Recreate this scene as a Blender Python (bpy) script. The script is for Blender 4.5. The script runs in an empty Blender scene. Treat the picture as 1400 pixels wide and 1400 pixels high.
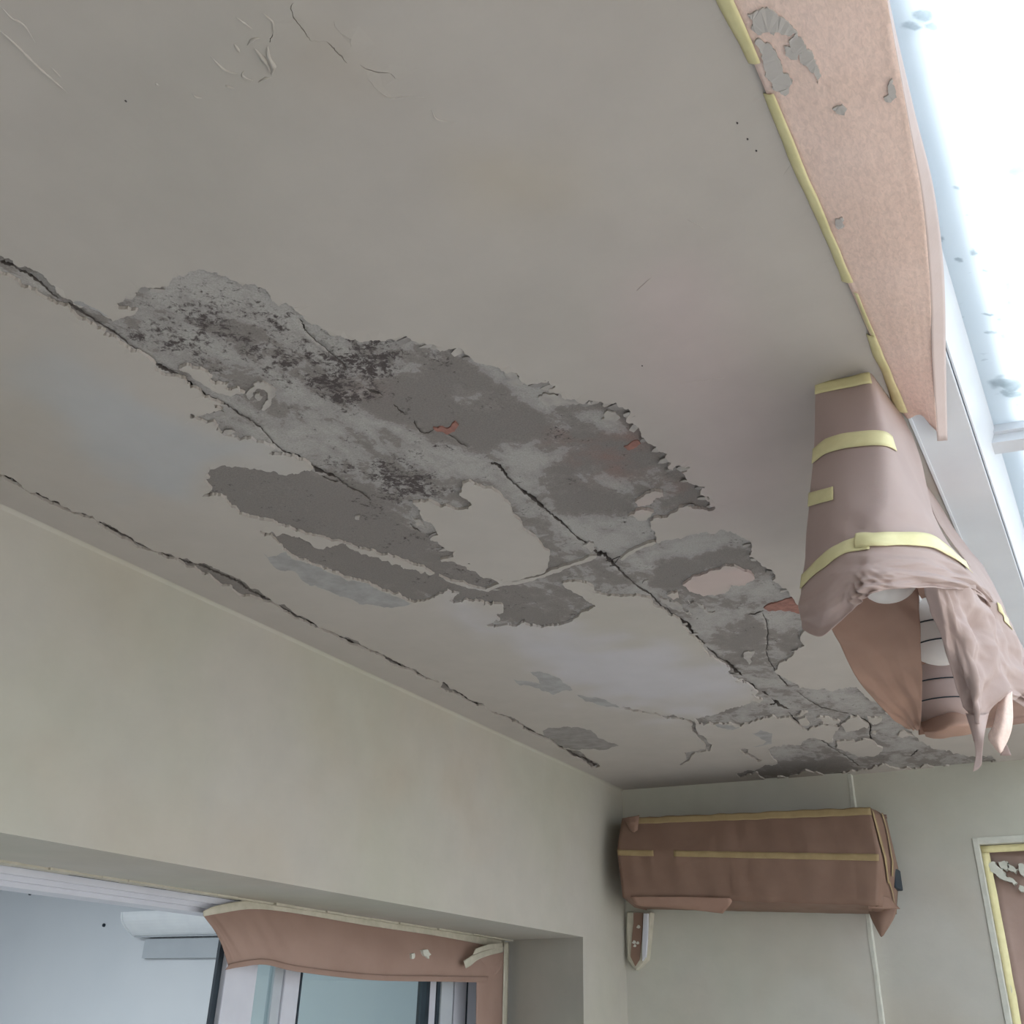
import bpy, bmesh, math, random
import numpy as np
from mathutils import Vector, Matrix
from mathutils.geometry import delaunay_2d_cdt

random.seed(7)
rng = np.random.default_rng(7)
SC = bpy.context.scene
COL = SC.collection

# ------------------------------------------------------------------ camera
FPX = 1348.97                      # focal length in pixels of the 1400 px frame
ROT = np.array([[0.8606025, -0.2147625, -0.46177961],     # rows: world x, y, z in camera (right, down, forward)
                [0.50863361, 0.40803094, 0.75815737],
                [0.0255966, -0.88734876, 0.46038788]])
CAM_Z = 1.70
camd = bpy.data.cameras.new('camera')
camd.sensor_width = 36.0
camd.lens = FPX / 1400.0 * 36.0
camd.clip_start = 0.02
cam = bpy.data.objects.new('camera', camd)
COL.objects.link(cam)
m = Matrix.Identity(4)
for i in range(3):
    m[i][0] = ROT[i, 0]
    m[i][1] = -ROT[i, 1]
    m[i][2] = -ROT[i, 2]
m[2][3] = CAM_Z
cam.matrix_world = m
SC.camera = cam

# ------------------------------------------------------------------ light and exposure
SC.view_settings.view_transform = 'Standard'
SC.view_settings.look = 'None'
SC.view_settings.gamma = 1.0
SC.view_settings.use_curve_mapping = False
SC.view_settings.exposure = 0.58
SC.cycles.max_bounces = 10
SC.cycles.diffuse_bounces = 6
SC.cycles.transmission_bounces = 8
SC.cycles.use_denoising = True

world = bpy.data.worlds.new('overcast_sky')
SC.world = world
world.use_nodes = True
bg = world.node_tree.nodes['Background']
bg.inputs[0].default_value = (0.95, 0.96, 1.0, 1)
bg.inputs[1].default_value = 2.3

sund = bpy.data.lights.new('hazy_sun', 'SUN')
sund.energy = 6.0
sund.angle = math.radians(12)
sund.color = (1.0, 0.95, 0.88)
sun = bpy.data.objects.new('hazy_sun', sund)
COL.objects.link(sun)
sun.rotation_euler = Vector((-0.55, -0.45, -0.85)).to_track_quat('-Z', 'Y').to_euler()

fill_light_d = bpy.data.lights.new('inner_room_fill', 'AREA')  # fill light added to brighten the inner room, not a fitting there
fill_light_d.energy = 82
fill_light_d.size = 1.6
fill_light_d.color = (0.88, 0.95, 1.0)
fill_light = bpy.data.objects.new('inner_room_fill', fill_light_d)
COL.objects.link(fill_light)
fill_light.location = (-4.3, 1.2, 2.55)


# ------------------------------------------------------------------ helpers
def lin(r, g, b):
    def f(c):
        c /= 255.0
        return c / 12.92 if c <= 0.04045 else ((c + 0.055) / 1.055) ** 2.4
    return (f(r), f(g), f(b), 1.0)


def P(px, py, axis, val):
    """the point on the plane (world axis 0/1/2 = val) seen at a photo pixel"""
    v = ROT @ np.array([px - 700.0, py - 700.0, FPX])
    val = val - (CAM_Z if axis == 2 else 0.0)
    q = v * (val / v[axis])
    return np.array([q[0], q[1], q[2] + CAM_Z])


def to_px(pts):
    """world points -> photo pixels"""
    q = np.asarray(pts, float) - np.array([0, 0, CAM_Z])
    c = q @ ROT
    return np.stack([c[:, 0] / c[:, 2] * FPX + 700, c[:, 1] / c[:, 2] * FPX + 700], 1)


def link_mesh(name, verts, faces, mat, parent=None, smooth=False, mats=None, midx=None):
    me = bpy.data.meshes.new(name)
    me.from_pydata([tuple(map(float, v)) for v in verts], [], [tuple(map(int, f)) for f in faces])
    me.validate()
    for mm in (mats or [mat]):
        me.materials.append(mm)
    if midx is not None and len(midx) == len(me.polygons):
        me.polygons.foreach_set('material_index', np.asarray(midx, np.int32))
    if smooth:
        me.polygons.foreach_set('use_smooth', np.ones(len(me.polygons), bool))
    me.update()
    o = bpy.data.objects.new(name, me)
    COL.objects.link(o)
    if parent is not None:
        o.parent = parent
    return o


def struct(o):
    o['kind'] = 'structure'
    return o


def tag(o, label, cat, group=None):
    o['label'] = label
    o['category'] = cat
    if group:
        o['group'] = group
    return o


def empty(name, label, cat, group=None):
    o = bpy.data.objects.new(name, None)
    o.empty_display_size = 0.05
    COL.objects.link(o)
    return tag(o, label, cat, group)


class MB:
    """collects boxes, prisms and quads for one mesh"""
    def __init__(self):
        self.v, self.f = [], []

    def hexa(self, c):
        b = len(self.v)
        self.v += [tuple(x) for x in c]
        for q in ((0, 3, 2, 1), (4, 5, 6, 7), (0, 1, 5, 4), (1, 2, 6, 5), (2, 3, 7, 6), (3, 0, 4, 7)):
            self.f.append(tuple(b + i for i in q))
        return self

    def box(self, x0, x1, y0, y1, z0, z1):
        return self.hexa([(x0, y0, z0), (x1, y0, z0), (x1, y1, z0), (x0, y1, z0),
                          (x0, y0, z1), (x1, y0, z1), (x1, y1, z1), (x0, y1, z1)])

    def prism(self, poly, axis, a, b):
        """extrude a 2-D polygon along an axis"""
        n = len(poly)
        base = len(self.v)
        for val in (a, b):
            for p in poly:
                q = list(p)
                q.insert(axis, val)
                self.v.append(tuple(q))
        self.f.append(tuple(base + i for i in range(n)))
        self.f.append(tuple(base + n + i for i in reversed(range(n))))
        for i in range(n):
            j = (i + 1) % n
            self.f.append((base + i, base + n + i, base + n + j, base + j))
        return self

    def build(self, name, mat, parent=None, bevel=0.0, smooth=False):
        o = link_mesh(name, self.v, self.f, mat, parent, smooth)
        if len(self.v) < 4000:
            bm = bmesh.new()
            bm.from_mesh(o.data)
            bmesh.ops.recalc_face_normals(bm, faces=bm.faces)
            bm.to_mesh(o.data)
            bm.free()
        if bevel:
            md = o.modifiers.new('bevel', 'BEVEL')
            md.width = bevel
            md.segments = 2
            md.limit_method = 'ANGLE'
        return o


def catmull(ctrl, n):
    """ctrl (k, ...) -> n samples of a Catmull-Rom curve through the control points"""
    ctrl = np.asarray(ctrl, float)
    k = len(ctrl)
    ext = np.concatenate([[2 * ctrl[0] - ctrl[1]], ctrl, [2 * ctrl[-1] - ctrl[-2]]])
    t = np.linspace(0, k - 1, n)
    i = np.minimum(t.astype(int), k - 2)
    u = (t - i).reshape((-1,) + (1,) * (ctrl.ndim - 1))
    a, b, c, d = ext[i], ext[i + 1], ext[i + 2], ext[i + 3]
    return 0.5 * (2 * b + (c - a) * u + (2 * a - 5 * b + 4 * c - d) * u ** 2 + (3 * b - a - 3 * c + d) * u ** 3)


def surf(ctrl, nv, nu):
    g = catmull(np.asarray(ctrl, float), nv)
    return catmull(g.transpose(1, 0, 2), nu).transpose(1, 0, 2)


def px_surf(rows, nv, nu):
    """rows of (px, py, distance along y) -> smooth sheet of world points"""
    return surf([[P(a, b, 1, c) for a, b, c in r] for r in rows], nv, nu)


def hash2(i, j, s):
    h = np.sin(i * 127.1 + j * 311.7 + s * 74.7) * 43758.5453
    return h - np.floor(h)


def vnoise(x, y, s=0):
    xi, yi = np.floor(x), np.floor(y)
    fx, fy = x - xi, y - yi
    fx = fx * fx * (3 - 2 * fx)
    fy = fy * fy * (3 - 2 * fy)
    a, b = hash2(xi, yi, s), hash2(xi + 1, yi, s)
    c, d = hash2(xi, yi + 1, s), hash2(xi + 1, yi + 1, s)
    return (a + (b - a) * fx) * (1 - fy) + (c + (d - c) * fx) * fy - 0.5


def fold(u, v, s):
    """sharp-creased crumple height, roughly -0.5..0.5"""
    h = 0
    for k in range(5):
        a = hash2(k, s, 3) * 6.283
        f = 0.7 + 1.6 * hash2(k, s, 5)
        w = u * math.cos(a) * f + v * math.sin(a) * f + 1.3 * vnoise(u * 0.8, v * 0.8, s + k)
        h = h + np.abs(w - np.floor(w) - 0.5) / (k * 0.5 + 1)
    return h / 2.6 - 0.3


def grid_normals(g):
    du = np.gradient(g, axis=1)
    dv = np.gradient(g, axis=0)
    n = np.cross(du, dv)
    n /= np.linalg.norm(n, axis=2, keepdims=True) + 1e-9
    toward = np.array([0, 0, CAM_Z]) - g
    if (n * toward).sum() < 0:
        n = -n
    return n


def crumple(g, amp, scale, seed, edge_keep=0.0):
    nv, nu = g.shape[:2]
    u, v = np.meshgrid(np.linspace(0, 1, nu), np.linspace(0, 1, nv))
    L = np.linalg.norm(g[0, -1] - g[0, 0]) + 1e-6
    Hh = np.linalg.norm(g[-1, 0] - g[0, 0]) + 1e-6
    h = fold(u * L / scale, v * Hh / scale, seed) * amp
    if not np.isscalar(edge_keep):
        h = h * edge_keep
    return g + grid_normals(g) * h[..., None]


def sheet(name, g, mat, parent=None, thick=0.0008, smooth=True):
    """a sheet with thickness from a grid of points"""
    nv, nu = g.shape[:2]
    n = grid_normals(g)
    top = g.reshape(-1, 3)
    bot = (g - n * thick).reshape(-1, 3)
    N = nv * nu
    f = []
    for i in range(nv - 1):
        for j in range(nu - 1):
            a = i * nu + j
            f.append((a, a + 1, a + nu + 1, a + nu))
            f.append((N + a, N + a + nu, N + a + nu + 1, N + a + 1))
    rim = [j for j in range(nu)] + [i * nu + nu - 1 for i in range(1, nv)] + \
          [(nv - 1) * nu + j for j in range(nu - 2, -1, -1)] + [i * nu for i in range(nv - 2, 0, -1)]
    for a, b in zip(rim, rim[1:] + rim[:1]):
        f.append((a, N + a, N + b, b))
    return link_mesh(name, np.concatenate([top, bot]), f, mat, parent, smooth)


def strip_on(g, u0, v0, u1, v1, width, n, off, ragged=0.0, seed=0):
    """a tape grid following the sheet g from (u0,v0) to (u1,v1) (0..1), width in v units"""
    nv, nu = g.shape[:2]
    nrm = grid_normals(g)

    def samp(a, u, v):
        x = np.clip(u, 0, 1) * (nu - 1)
        y = np.clip(v, 0, 1) * (nv - 1)
        i = np.minimum(y.astype(int), nv - 2)
        j = np.minimum(x.astype(int), nu - 2)
        fy, fx = (y - i)[:, None], (x - j)[:, None]
        return (a[i, j] * (1 - fx) + a[i, j + 1] * fx) * (1 - fy) + (a[i + 1, j] * (1 - fx) + a[i + 1, j + 1] * fx) * fy
    rows = []
    t = np.linspace(0, 1, n)
    for k in np.linspace(-0.5, 0.5, 5):
        u = u0 + (u1 - u0) * t
        v = (v0 if np.isscalar(v0) else np.interp(t, np.linspace(0, 1, len(v0)), v0)) + k * width
        if np.isscalar(v0):
            v = v + (v1 - v0) * t
        v = v + ragged * vnoise(t * 18 + k * 3, t * 0 + seed, seed) * abs(k) * 2
        rows.append(samp(g, u, v) + samp(nrm, u, v) * off)
    return np.array(rows)


# ------------------------------------------------------------------ materials
def mat(name, rough=0.8, spec=0.3):
    mt = bpy.data.materials.new(name)
    mt.use_nodes = True
    nt = mt.node_tree
    b = nt.nodes['Principled BSDF']
    b.inputs['Roughness'].default_value = rough
    b.inputs['Specular IOR Level'].default_value = spec
    return mt, nt, b


def node(nt, typ, **kw):
    n = nt.nodes.new(typ)
    for k, v in kw.items():
        if k in n.inputs:
            n.inputs[k].default_value = v
        else:
            setattr(n, k, v)
    return n


def ramp(nt, src, stops):
    r = nt.nodes.new('ShaderNodeValToRGB')
    els = r.color_ramp.elements
    while len(els) < len(stops):
        els.new(0.5)
    for e, (p, c) in zip(els, stops):
        e.position = p
        e.color = c if hasattr(c, '__len__') else (c, c, c, 1)
    nt.links.new(src, r.inputs[0])
    return r.outputs[0]


def noise(nt, scale, detail=4, rough=0.55, dist=0.0, coord='Object', stretch=None):
    tc = nt.nodes.new('ShaderNodeTexCoord')
    n = nt.nodes.new('ShaderNodeTexNoise')
    n.inputs['Scale'].default_value = scale
    n.inputs['Detail'].default_value = detail
    n.inputs['Roughness'].default_value = rough
    n.inputs['Distortion'].default_value = dist
    src = tc.outputs[coord]
    if stretch:
        mp = nt.nodes.new('ShaderNodeMapping')
        mp.inputs['Scale'].default_value = stretch
        nt.links.new(src, mp.inputs[0])
        src = mp.outputs[0]
    nt.links.new(src, n.inputs['Vector'])
    return n.outputs['Fac']


def mix(nt, a, b, fac, mode='MIX'):
    n = nt.nodes.new('ShaderNodeMix')
    n.data_type = 'RGBA'
    n.blend_type = mode
    for sock, v in ((n.inputs[0], fac), (n.inputs[6], a), (n.inputs[7], b)):
        if hasattr(v, 'links'):
            nt.links.new(v, sock)
        else:
            sock.default_value = v
    return n.outputs[2]


def math_n(nt, op, a, b=0.0):
    n = nt.nodes.new('ShaderNodeMath')
    n.operation = op
    for sock, v in ((n.inputs[0], a), (n.inputs[1], b)):
        if hasattr(v, 'links'):
            nt.links.new(v, sock)
        else:
            sock.default_value = v
    return n.outputs[0]


def attr(nt, name, out='Fac'):
    n = nt.nodes.new('ShaderNodeAttribute')
    n.attribute_name = name
    return n.outputs[out]


def bump(nt, bsdf, h, strength, dist=0.01):
    b = nt.nodes.new('ShaderNodeBump')
    b.inputs['Strength'].default_value = strength
    b.inputs['Distance'].default_value = dist
    nt.links.new(h, b.inputs['Height'])
    nt.links.new(b.outputs[0], bsdf.inputs['Normal'])


def plaster_mat(name, use_attr, base=(176, 172, 163)):
    mt, nt, b = mat(name, 0.75, 0.25)
    if use_attr:
        c = attr(nt, 'tint', 'Color')
    else:
        c = mix(nt, lin(*base), lin(base[0] - 4, base[1] - 2, base[2] - 6), ramp(nt, noise(nt, 1.6, 3, 0.5), [(0.4, 0), (0.62, 1)]))
        c = mix(nt, c, lin(base[0] - 4, base[1] - 9, base[2] - 14), ramp(nt, noise(nt, 2.7, 2, 0.5, 0.4), [(0.5, 0), (0.75, 0.6)]))
    w = ramp(nt, noise(nt, 9, 5, 0.6), [(0.3, 0.93), (0.7, 1.0)])
    c = mix(nt, c, w, 1.0, 'MULTIPLY')
    nt.links.new(c, b.inputs['Base Color'])
    h = math_n(nt, 'ADD', noise(nt, 14, 4, 0.5, 0.0, 'Object', (1, 0.35, 1)), math_n(nt, 'MULTIPLY', noise(nt, 90, 3), 0.12))
    bump(nt, b, h, 0.12, 0.01)
    return mt


M_CEIL = plaster_mat('ceiling_plaster', True)
M_WALL = plaster_mat('wall_plaster', False)
M_WALL2 = plaster_mat('grey_wall_plaster', False, (184, 181, 173))

# thin grey skim left where the top plaster came off cleanly
mt, nt, b = mat('grey_skim', 0.8, 0.2)
c = mix(nt, lin(146, 145, 144), lin(163, 162, 162), ramp(nt, noise(nt, 22, 5, 0.6), [(0.35, 0), (0.65, 1)]))
nt.links.new(c, b.inputs['Base Color'])
bump(nt, b, noise(nt, 60, 4), 0.15, 0.004)
M_SKIM = mt
mt, nt, b = mat('dark_skim', 0.85, 0.2)
c = mix(nt, lin(132, 128, 126), lin(150, 146, 144), ramp(nt, noise(nt, 25, 5, 0.6), [(0.35, 0), (0.65, 1)]))
nt.links.new(c, b.inputs['Base Color'])
M_SKIM_D = mt
mt, nt, b = mat('pale_skim', 0.8, 0.2)
c = mix(nt, lin(170, 165, 160), lin(152, 148, 146), ramp(nt, noise(nt, 30, 5, 0.6), [(0.4, 0), (0.65, 1)]))
nt.links.new(c, b.inputs['Base Color'])
bump(nt, b, noise(nt, 50, 4), 0.3, 0.006)
M_PALE = mt

# bare cement render: tone and roughness follow the exposed patches
mt, nt, b = mat('cement_render', 0.92, 0.15)
t1 = noise(nt, 7, 6, 0.62, 0.5, 'Object', (1.6, 0.8, 1))
tone = math_n(nt, 'ADD', attr(nt, 'tone'), math_n(nt, 'MULTIPLY', math_n(nt, 'SUBTRACT', t1, 0.5), 1.9))
tone = math_n(nt, 'ADD', tone, math_n(nt, 'MULTIPLY', math_n(nt, 'SUBTRACT', noise(nt, 34, 5, 0.65, 0.4), 0.5), 1.0))
c = ramp(nt, tone, [(0.22, lin(129, 124, 121)), (0.43, lin(137, 132, 129)), (0.485, lin(152, 148, 146)), (0.80, lin(166, 163, 160))])
red = math_n(nt, 'MULTIPLY', attr(nt, 'red'), ramp(nt, noise(nt, 16, 4), [(0.4, 0), (0.7, 1)]))
c = mix(nt, c, lin(146, 112, 104), red)
pit1 = noise(nt, 95, 6, 0.75, 0.4)
pit2 = noise(nt, 17, 3, 0.6, 0.3)
pv = math_n(nt, 'ADD', math_n(nt, 'MULTIPLY', pit1, 0.62), math_n(nt, 'MULTIPLY', pit2, 0.38))
pv = math_n(nt, 'ADD', pv, math_n(nt, 'MULTIPLY', attr(nt, 'rough'), 0.085))
pits = ramp(nt, pv, [(0.585, 0), (0.66, 1)])
c = mix(nt, c, lin(84, 78, 78), pits)
grain = ramp(nt, noise(nt, 330, 3, 0.7), [(0.3, 0.80), (0.7, 1.10)])
c = mix(nt, c, grain, 1.0, 'MULTIPLY')
nt.links.new(c, b.inputs['Base Color'])
h = math_n(nt, 'ADD', math_n(nt, 'MULTIPLY', pits, -0.8), math_n(nt, 'MULTIPLY', noise(nt, 160, 4, 0.65), 0.5))
h = math_n(nt, 'ADD', h, math_n(nt, 'MULTIPLY', tone, 0.5))
bump(nt, b, h, 0.35, 0.004)
M_REND = mt

mt, nt, b = mat('crack_dark', 0.95, 0.05)
c = mix(nt, lin(104, 98, 95), lin(72, 68, 67), noise(nt, 60, 4))
nt.links.new(c, b.inputs['Base Color'])
M_CRACK = mt
mt, nt, b = mat('red_brick', 0.9, 0.15)
c = mix(nt, lin(158, 116, 106), lin(134, 100, 93), ramp(nt, noise(nt, 60, 5, 0.65), [(0.35, 0), (0.65, 1)]))
nt.links.new(c, b.inputs['Base Color'])
bump(nt, b, noise(nt, 90, 4), 0.5, 0.006)
M_BRICK = mt
mt, nt, b = mat('dark_wire', 0.5, 0.4)
c = mix(nt, lin(48, 46, 54), lin(70, 60, 58), noise(nt, 80, 3))
nt.links.new(c, b.inputs['Base Color'])
M_WIRE = mt


def paper_mat(name, c1, c2, trans=0.25, fleck=0.0, splash=None):
    mt = bpy.data.materials.new(name)
    mt.use_nodes = True
    nt = mt.node_tree
    b = nt.nodes['Principled BSDF']
    out = nt.nodes['Material Output']
    b.inputs['Roughness'].default_value = 0.62
    b.inputs['Specular IOR Level'].default_value = 0.3
    c = mix(nt, lin(*c1), lin(*c2), ramp(nt, noise(nt, 6, 4, 0.55), [(0.35, 0), (0.65, 1)]))
    if fleck:
        fl = ramp(nt, noise(nt, 130, 4, 0.65, 0.8, 'Object', (2.0, 0.8, 1)), [(0.36, 1 - fleck), (0.5, 1.0), (0.66, 1 + fleck)])
        c = mix(nt, c, fl, 1.0, 'MULTIPLY')
    if splash:
        sp = ramp(nt, noise(nt, splash[0], 5, 0.6, 0.6, 'Object', splash[3] if len(splash) > 3 else None), [(splash[1], 0), (splash[1] + 0.012, 1)])
        c = mix(nt, c, lin(*splash[2]), sp)
    nt.links.new(c, b.inputs['Base Color'])
    bump(nt, b, math_n(nt, 'ADD', noise(nt, 35, 4), math_n(nt, 'MULTIPLY', noise(nt, 300, 2), 0.15)), 0.12, 0.006)
    tr = nt.nodes.new('ShaderNodeBsdfTranslucent')
    nt.links.new(c, tr.inputs[0])
    mx = nt.nodes.new('ShaderNodeMixShader')
    mx.inputs[0].default_value = trans
    nt.links.new(b.outputs[0], mx.inputs[1])
    nt.links.new(tr.outputs[0], mx.inputs[2])
    nt.links.new(mx.outputs[0], out.inputs[0])
    return mt


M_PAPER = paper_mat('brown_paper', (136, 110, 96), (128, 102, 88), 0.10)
M_PAPER_BAG = paper_mat('pale_brown_paper', (192, 172, 166), (184, 163, 157), 0.25)
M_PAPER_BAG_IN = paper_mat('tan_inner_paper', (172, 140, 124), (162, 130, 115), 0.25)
M_PAPER_EDGE = paper_mat('fibrous_paper', (236, 212, 202), (230, 204, 192), 0.12, 0.09)
M_PAPER_FOLD = paper_mat('folded_paper_back', (206, 190, 186), (198, 182, 178), 0.12)
M_PAPER_DOOR = paper_mat('terracotta_paper', (158, 132, 120), (150, 124, 112), 0.10)
M_PAPER_WIN = paper_mat('paint_splashed_paper', (172, 148, 138), (162, 138, 128), 0.12)
M_SPLASH = paper_mat('grey_paint_splash', (186, 181, 177), (178, 173, 171), 0.0)


def tape_mat(name, c1, c2):
    mt, nt, b = mat(name, 0.55, 0.3)
    c = mix(nt, lin(*c1), lin(*c2), ramp(nt, noise(nt, 30, 4), [(0.35, 0), (0.65, 1)]))
    nt.links.new(c, b.inputs['Base Color'])
    bump(nt, b, noise(nt, 220, 3), 0.1, 0.002)
    return mt


M_TAPE = tape_mat('yellow_masking_tape', (222, 214, 168), (212, 204, 156))
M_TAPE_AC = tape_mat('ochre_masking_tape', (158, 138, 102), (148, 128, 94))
M_TAPE_W = tape_mat('plastered_tape', (186, 181, 166), (172, 168, 152))
M_BEAD = tape_mat('pale_filler', (200, 200, 190), (188, 188, 178))


def plain(name, c1, c2, rough=0.5, spec=0.4, scale=8, bs=0.04):
    mt, nt, b = mat(name, rough, spec)
    c = mix(nt, lin(*c1), lin(*c2), ramp(nt, noise(nt, scale, 3), [(0.3, 0), (0.7, 1)]))
    nt.links.new(c, b.inputs['Base Color'])
    bump(nt, b, noise(nt, 60, 3), bs, 0.004)
    return mt


M_PVC = plain('white_pvc', (218, 223, 230), (212, 217, 225), 0.35, 0.4)
M_FRAME = plain('lilac_grey_frame', (196, 198, 206), (186, 188, 197), 0.4, 0.4)
M_SEAL = plain('dark_rubber_seal', (52, 62, 70), (44, 52, 60), 0.6, 0.2)
M_INNER = plain('inner_white_wall', (206, 210, 214), (200, 205, 210), 0.85, 0.1, 1.5)
M_UNIT = plain('white_plastic', (226, 230, 232), (218, 222, 226), 0.35, 0.4)
M_GREY = plain('grey_stile_and_shade', (176, 182, 187), (170, 176, 182), 0.7, 0.2)  # stiles and louvre, also the painted shade under the wall unit
M_FLOOR = plain('pale_floor_tiles', (184, 181, 178), (172, 169, 166), 0.6, 0.3, 3)
M_SHADE = plain('white_opal_plastic', (232, 226, 222), (224, 217, 212), 0.4, 0.4)
M_HOUSE = plain('outer_render', (190, 188, 182), (180, 178, 172), 0.9, 0.1, 2)
M_GROUND = plain('garden_paving', (150, 147, 138), (132, 130, 120), 0.9, 0.1, 2)

# glass
mt = bpy.data.materials.new('greenish_glass')
mt.use_nodes = True
nt = mt.node_tree
nt.nodes.remove(nt.nodes['Principled BSDF'])
gl = nt.nodes.new('ShaderNodeBsdfGlossy')
gl.inputs['Roughness'].default_value = 0.03
tp = nt.nodes.new('ShaderNodeBsdfTransparent')
tp.inputs[0].default_value = (0.84, 0.91, 0.91, 1)
mx = nt.nodes.new('ShaderNodeMixShader')
mx.inputs[0].default_value = 0.09
nt.links.new(tp.outputs[0], mx.inputs[1])
nt.links.new(gl.outputs[0], mx.inputs[2])
nt.links.new(mx.outputs[0], nt.nodes['Material Output'].inputs[0])
M_GLASS = mt

# translucent, mould-specked roof sheet
mt = bpy.data.materials.new('mouldy_roof_sheet')
mt.use_nodes = True
nt = mt.node_tree
b = nt.nodes['Principled BSDF']
b.inputs['Roughness'].default_value = 0.4
c = mix(nt, lin(232, 240, 246), lin(224, 234, 242), noise(nt, 5, 3))
sp = ramp(nt, noise(nt, 46, 3, 0.6, 0.2, 'Object', (0.55, 1.3, 1)), [(0.70, 0), (0.78, 0.35)])
sm = math_n(nt, 'MULTIPLY', attr(nt, 'mould'), ramp(nt, noise(nt, 40, 3), [(0.3, 0.55), (0.6, 1)]))
sp = math_n(nt, 'MAXIMUM', sp, sm)
c = mix(nt, c, lin(136, 154, 164), sp)
nt.links.new(c, b.inputs['Base Color'])
tr = nt.nodes.new('ShaderNodeBsdfTranslucent')
nt.links.new(c, tr.inputs[0])
mx = nt.nodes.new('ShaderNodeMixShader')
mx.inputs[0].default_value = 0.72
nt.links.new(b.outputs[0], mx.inputs[1])
nt.links.new(tr.outputs[0], mx.inputs[2])
nt.links.new(mx.outputs[0], nt.nodes['Material Output'].inputs[0])
M_ROOF = mt

# ------------------------------------------------------------------ main dimensions
ZC = 2.60            # ceiling
XW = -1.80           # left wall face
XE = -0.154          # right edge of the ceiling
YB = 4.03            # back wall
ZL = 1.9925          # door lintel soffit
YJ = 3.548           # right jamb of the doorway
XI = -2.18           # inner face of the reveal, where the door frame stands
Y0 = -2.2


def pier_y(x):       # the shallow pier behind the wrapped unit runs slightly out of square
    return 3.925 + (x - XW) / (-0.862 - XW) * 0.075


# ------------------------------------------------------------------ floor, walls
struct(MB().box(XW - 0.45, 2.9, Y0, YB + 0.2, -0.1, 0.0).build('floor', M_FLOOR))
struct(MB().box(2.9, 12, -8, 12, -0.14, -0.04).box(-2.25, 2.9, YB + 0.25, 12, -0.14, -0.04).box(-2.25, 2.9, -8, Y0, -0.14, -0.04).build('ground', M_GROUND))

wl = MB()
wl.prism([(XW, Y0), (XI, Y0), (XI, 3.647), (XW, YJ)], 2, ZL, ZC + 0.05)       # above the doorway
wl.prism([(XW, YJ), (XI, 3.647), (XI, YB + 0.1), (XW, YB + 0.1)], 2, 0.0, ZC + 0.05)
wl.box(XI, XW, Y0, -0.9, 0.0, ZL + 0.001)
struct(wl.build('wall_left', M_WALL))
# coved joint along the top of the wall
cv = []
for k in range(25):
    a = math.pi / 2 * k / 24
    cv.append((XW - 0.001 + 0.014 * (1 - math.cos(math.pi / 2 - a)), ZC + 0.001 - 0.014 * (1 - math.sin(math.pi / 2 - a))))
cv = [(XW - 0.004, ZC + 0.004)] + cv
struct(MB().prism(cv, 1, Y0, 3.96).build('trim_1', M_WALL))

# the back wall with a shallow pier on the left and the window opening on the right
WX0 = P(1331, 1145, 1, YB)[0] + 0.012
WZ1 = P(1352, 1153, 1, YB)[2]
wb = MB()
wb.box(-0.9, WX0, YB, YB + 0.25, 0, ZC + 0.05)
wb.box(WX0, 0.75, YB, YB + 0.25, WZ1, ZC + 0.05)
wb.box(WX0, 0.75, YB, YB + 0.25, 0, 0.9)
wb.box(0.75, 1.0, YB, YB + 0.25, 0, ZC - 0.05)
wb.box(1.0, 3.0, YB, YB + 0.25, 0, 0.3)
wbo = struct(wb.build('wall_back', M_WALL2))
struct(MB().box(XW - 0.02, 2.9, Y0 - 0.15, Y0, 0, ZC + 0.05).build('wall_near_blocker', M_WALL))  # unseen wall behind the camera, added to block light from that side
pier = MB().prism([(XW - 0.02, pier_y(XW - 0.02)), (-0.862, pier_y(-0.862)), (-0.862, YB + 0.01), (XW - 0.02, YB + 0.01)], 2, 0, ZC + 0.004)
pier.build('pier', M_WALL2, wbo)
# ragged corner bead down the pier edge
bd = MB()
zz = np.linspace(0.4, 2.598, 60)
wv = 0.020 + 0.010 * np.array([vnoise(np.array([z * 9]), np.array([0.3]), 4)[0] for z in zz]) * 2
for i in range(59):
    za, zb = zz[i], zz[i + 1]
    x0 = -0.861
    ya = pier_y(-0.862)
    bd.hexa([(x0 - wv[i] * 0.45, ya - 0.0025, za), (x0 + 0.003, ya - 0.003, za), (x0 + 0.003, YB, za), (x0 - wv[i] * 0.45, YB, za),
             (x0 - wv[i + 1] * 0.45, ya - 0.0025, zb), (x0 + 0.003, ya - 0.003, zb), (x0 + 0.003, YB, zb), (x0 - wv[i + 1] * 0.45, YB, zb)])
bd.build('corner_bead', M_BEAD, wbo)

# house wall above the veranda ceiling, seen by the sky only
struct(MB().box(XI, -0.09, Y0, YB + 0.2, ZC + 0.06, 5.2).build('wall_upper', M_HOUSE))

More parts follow.
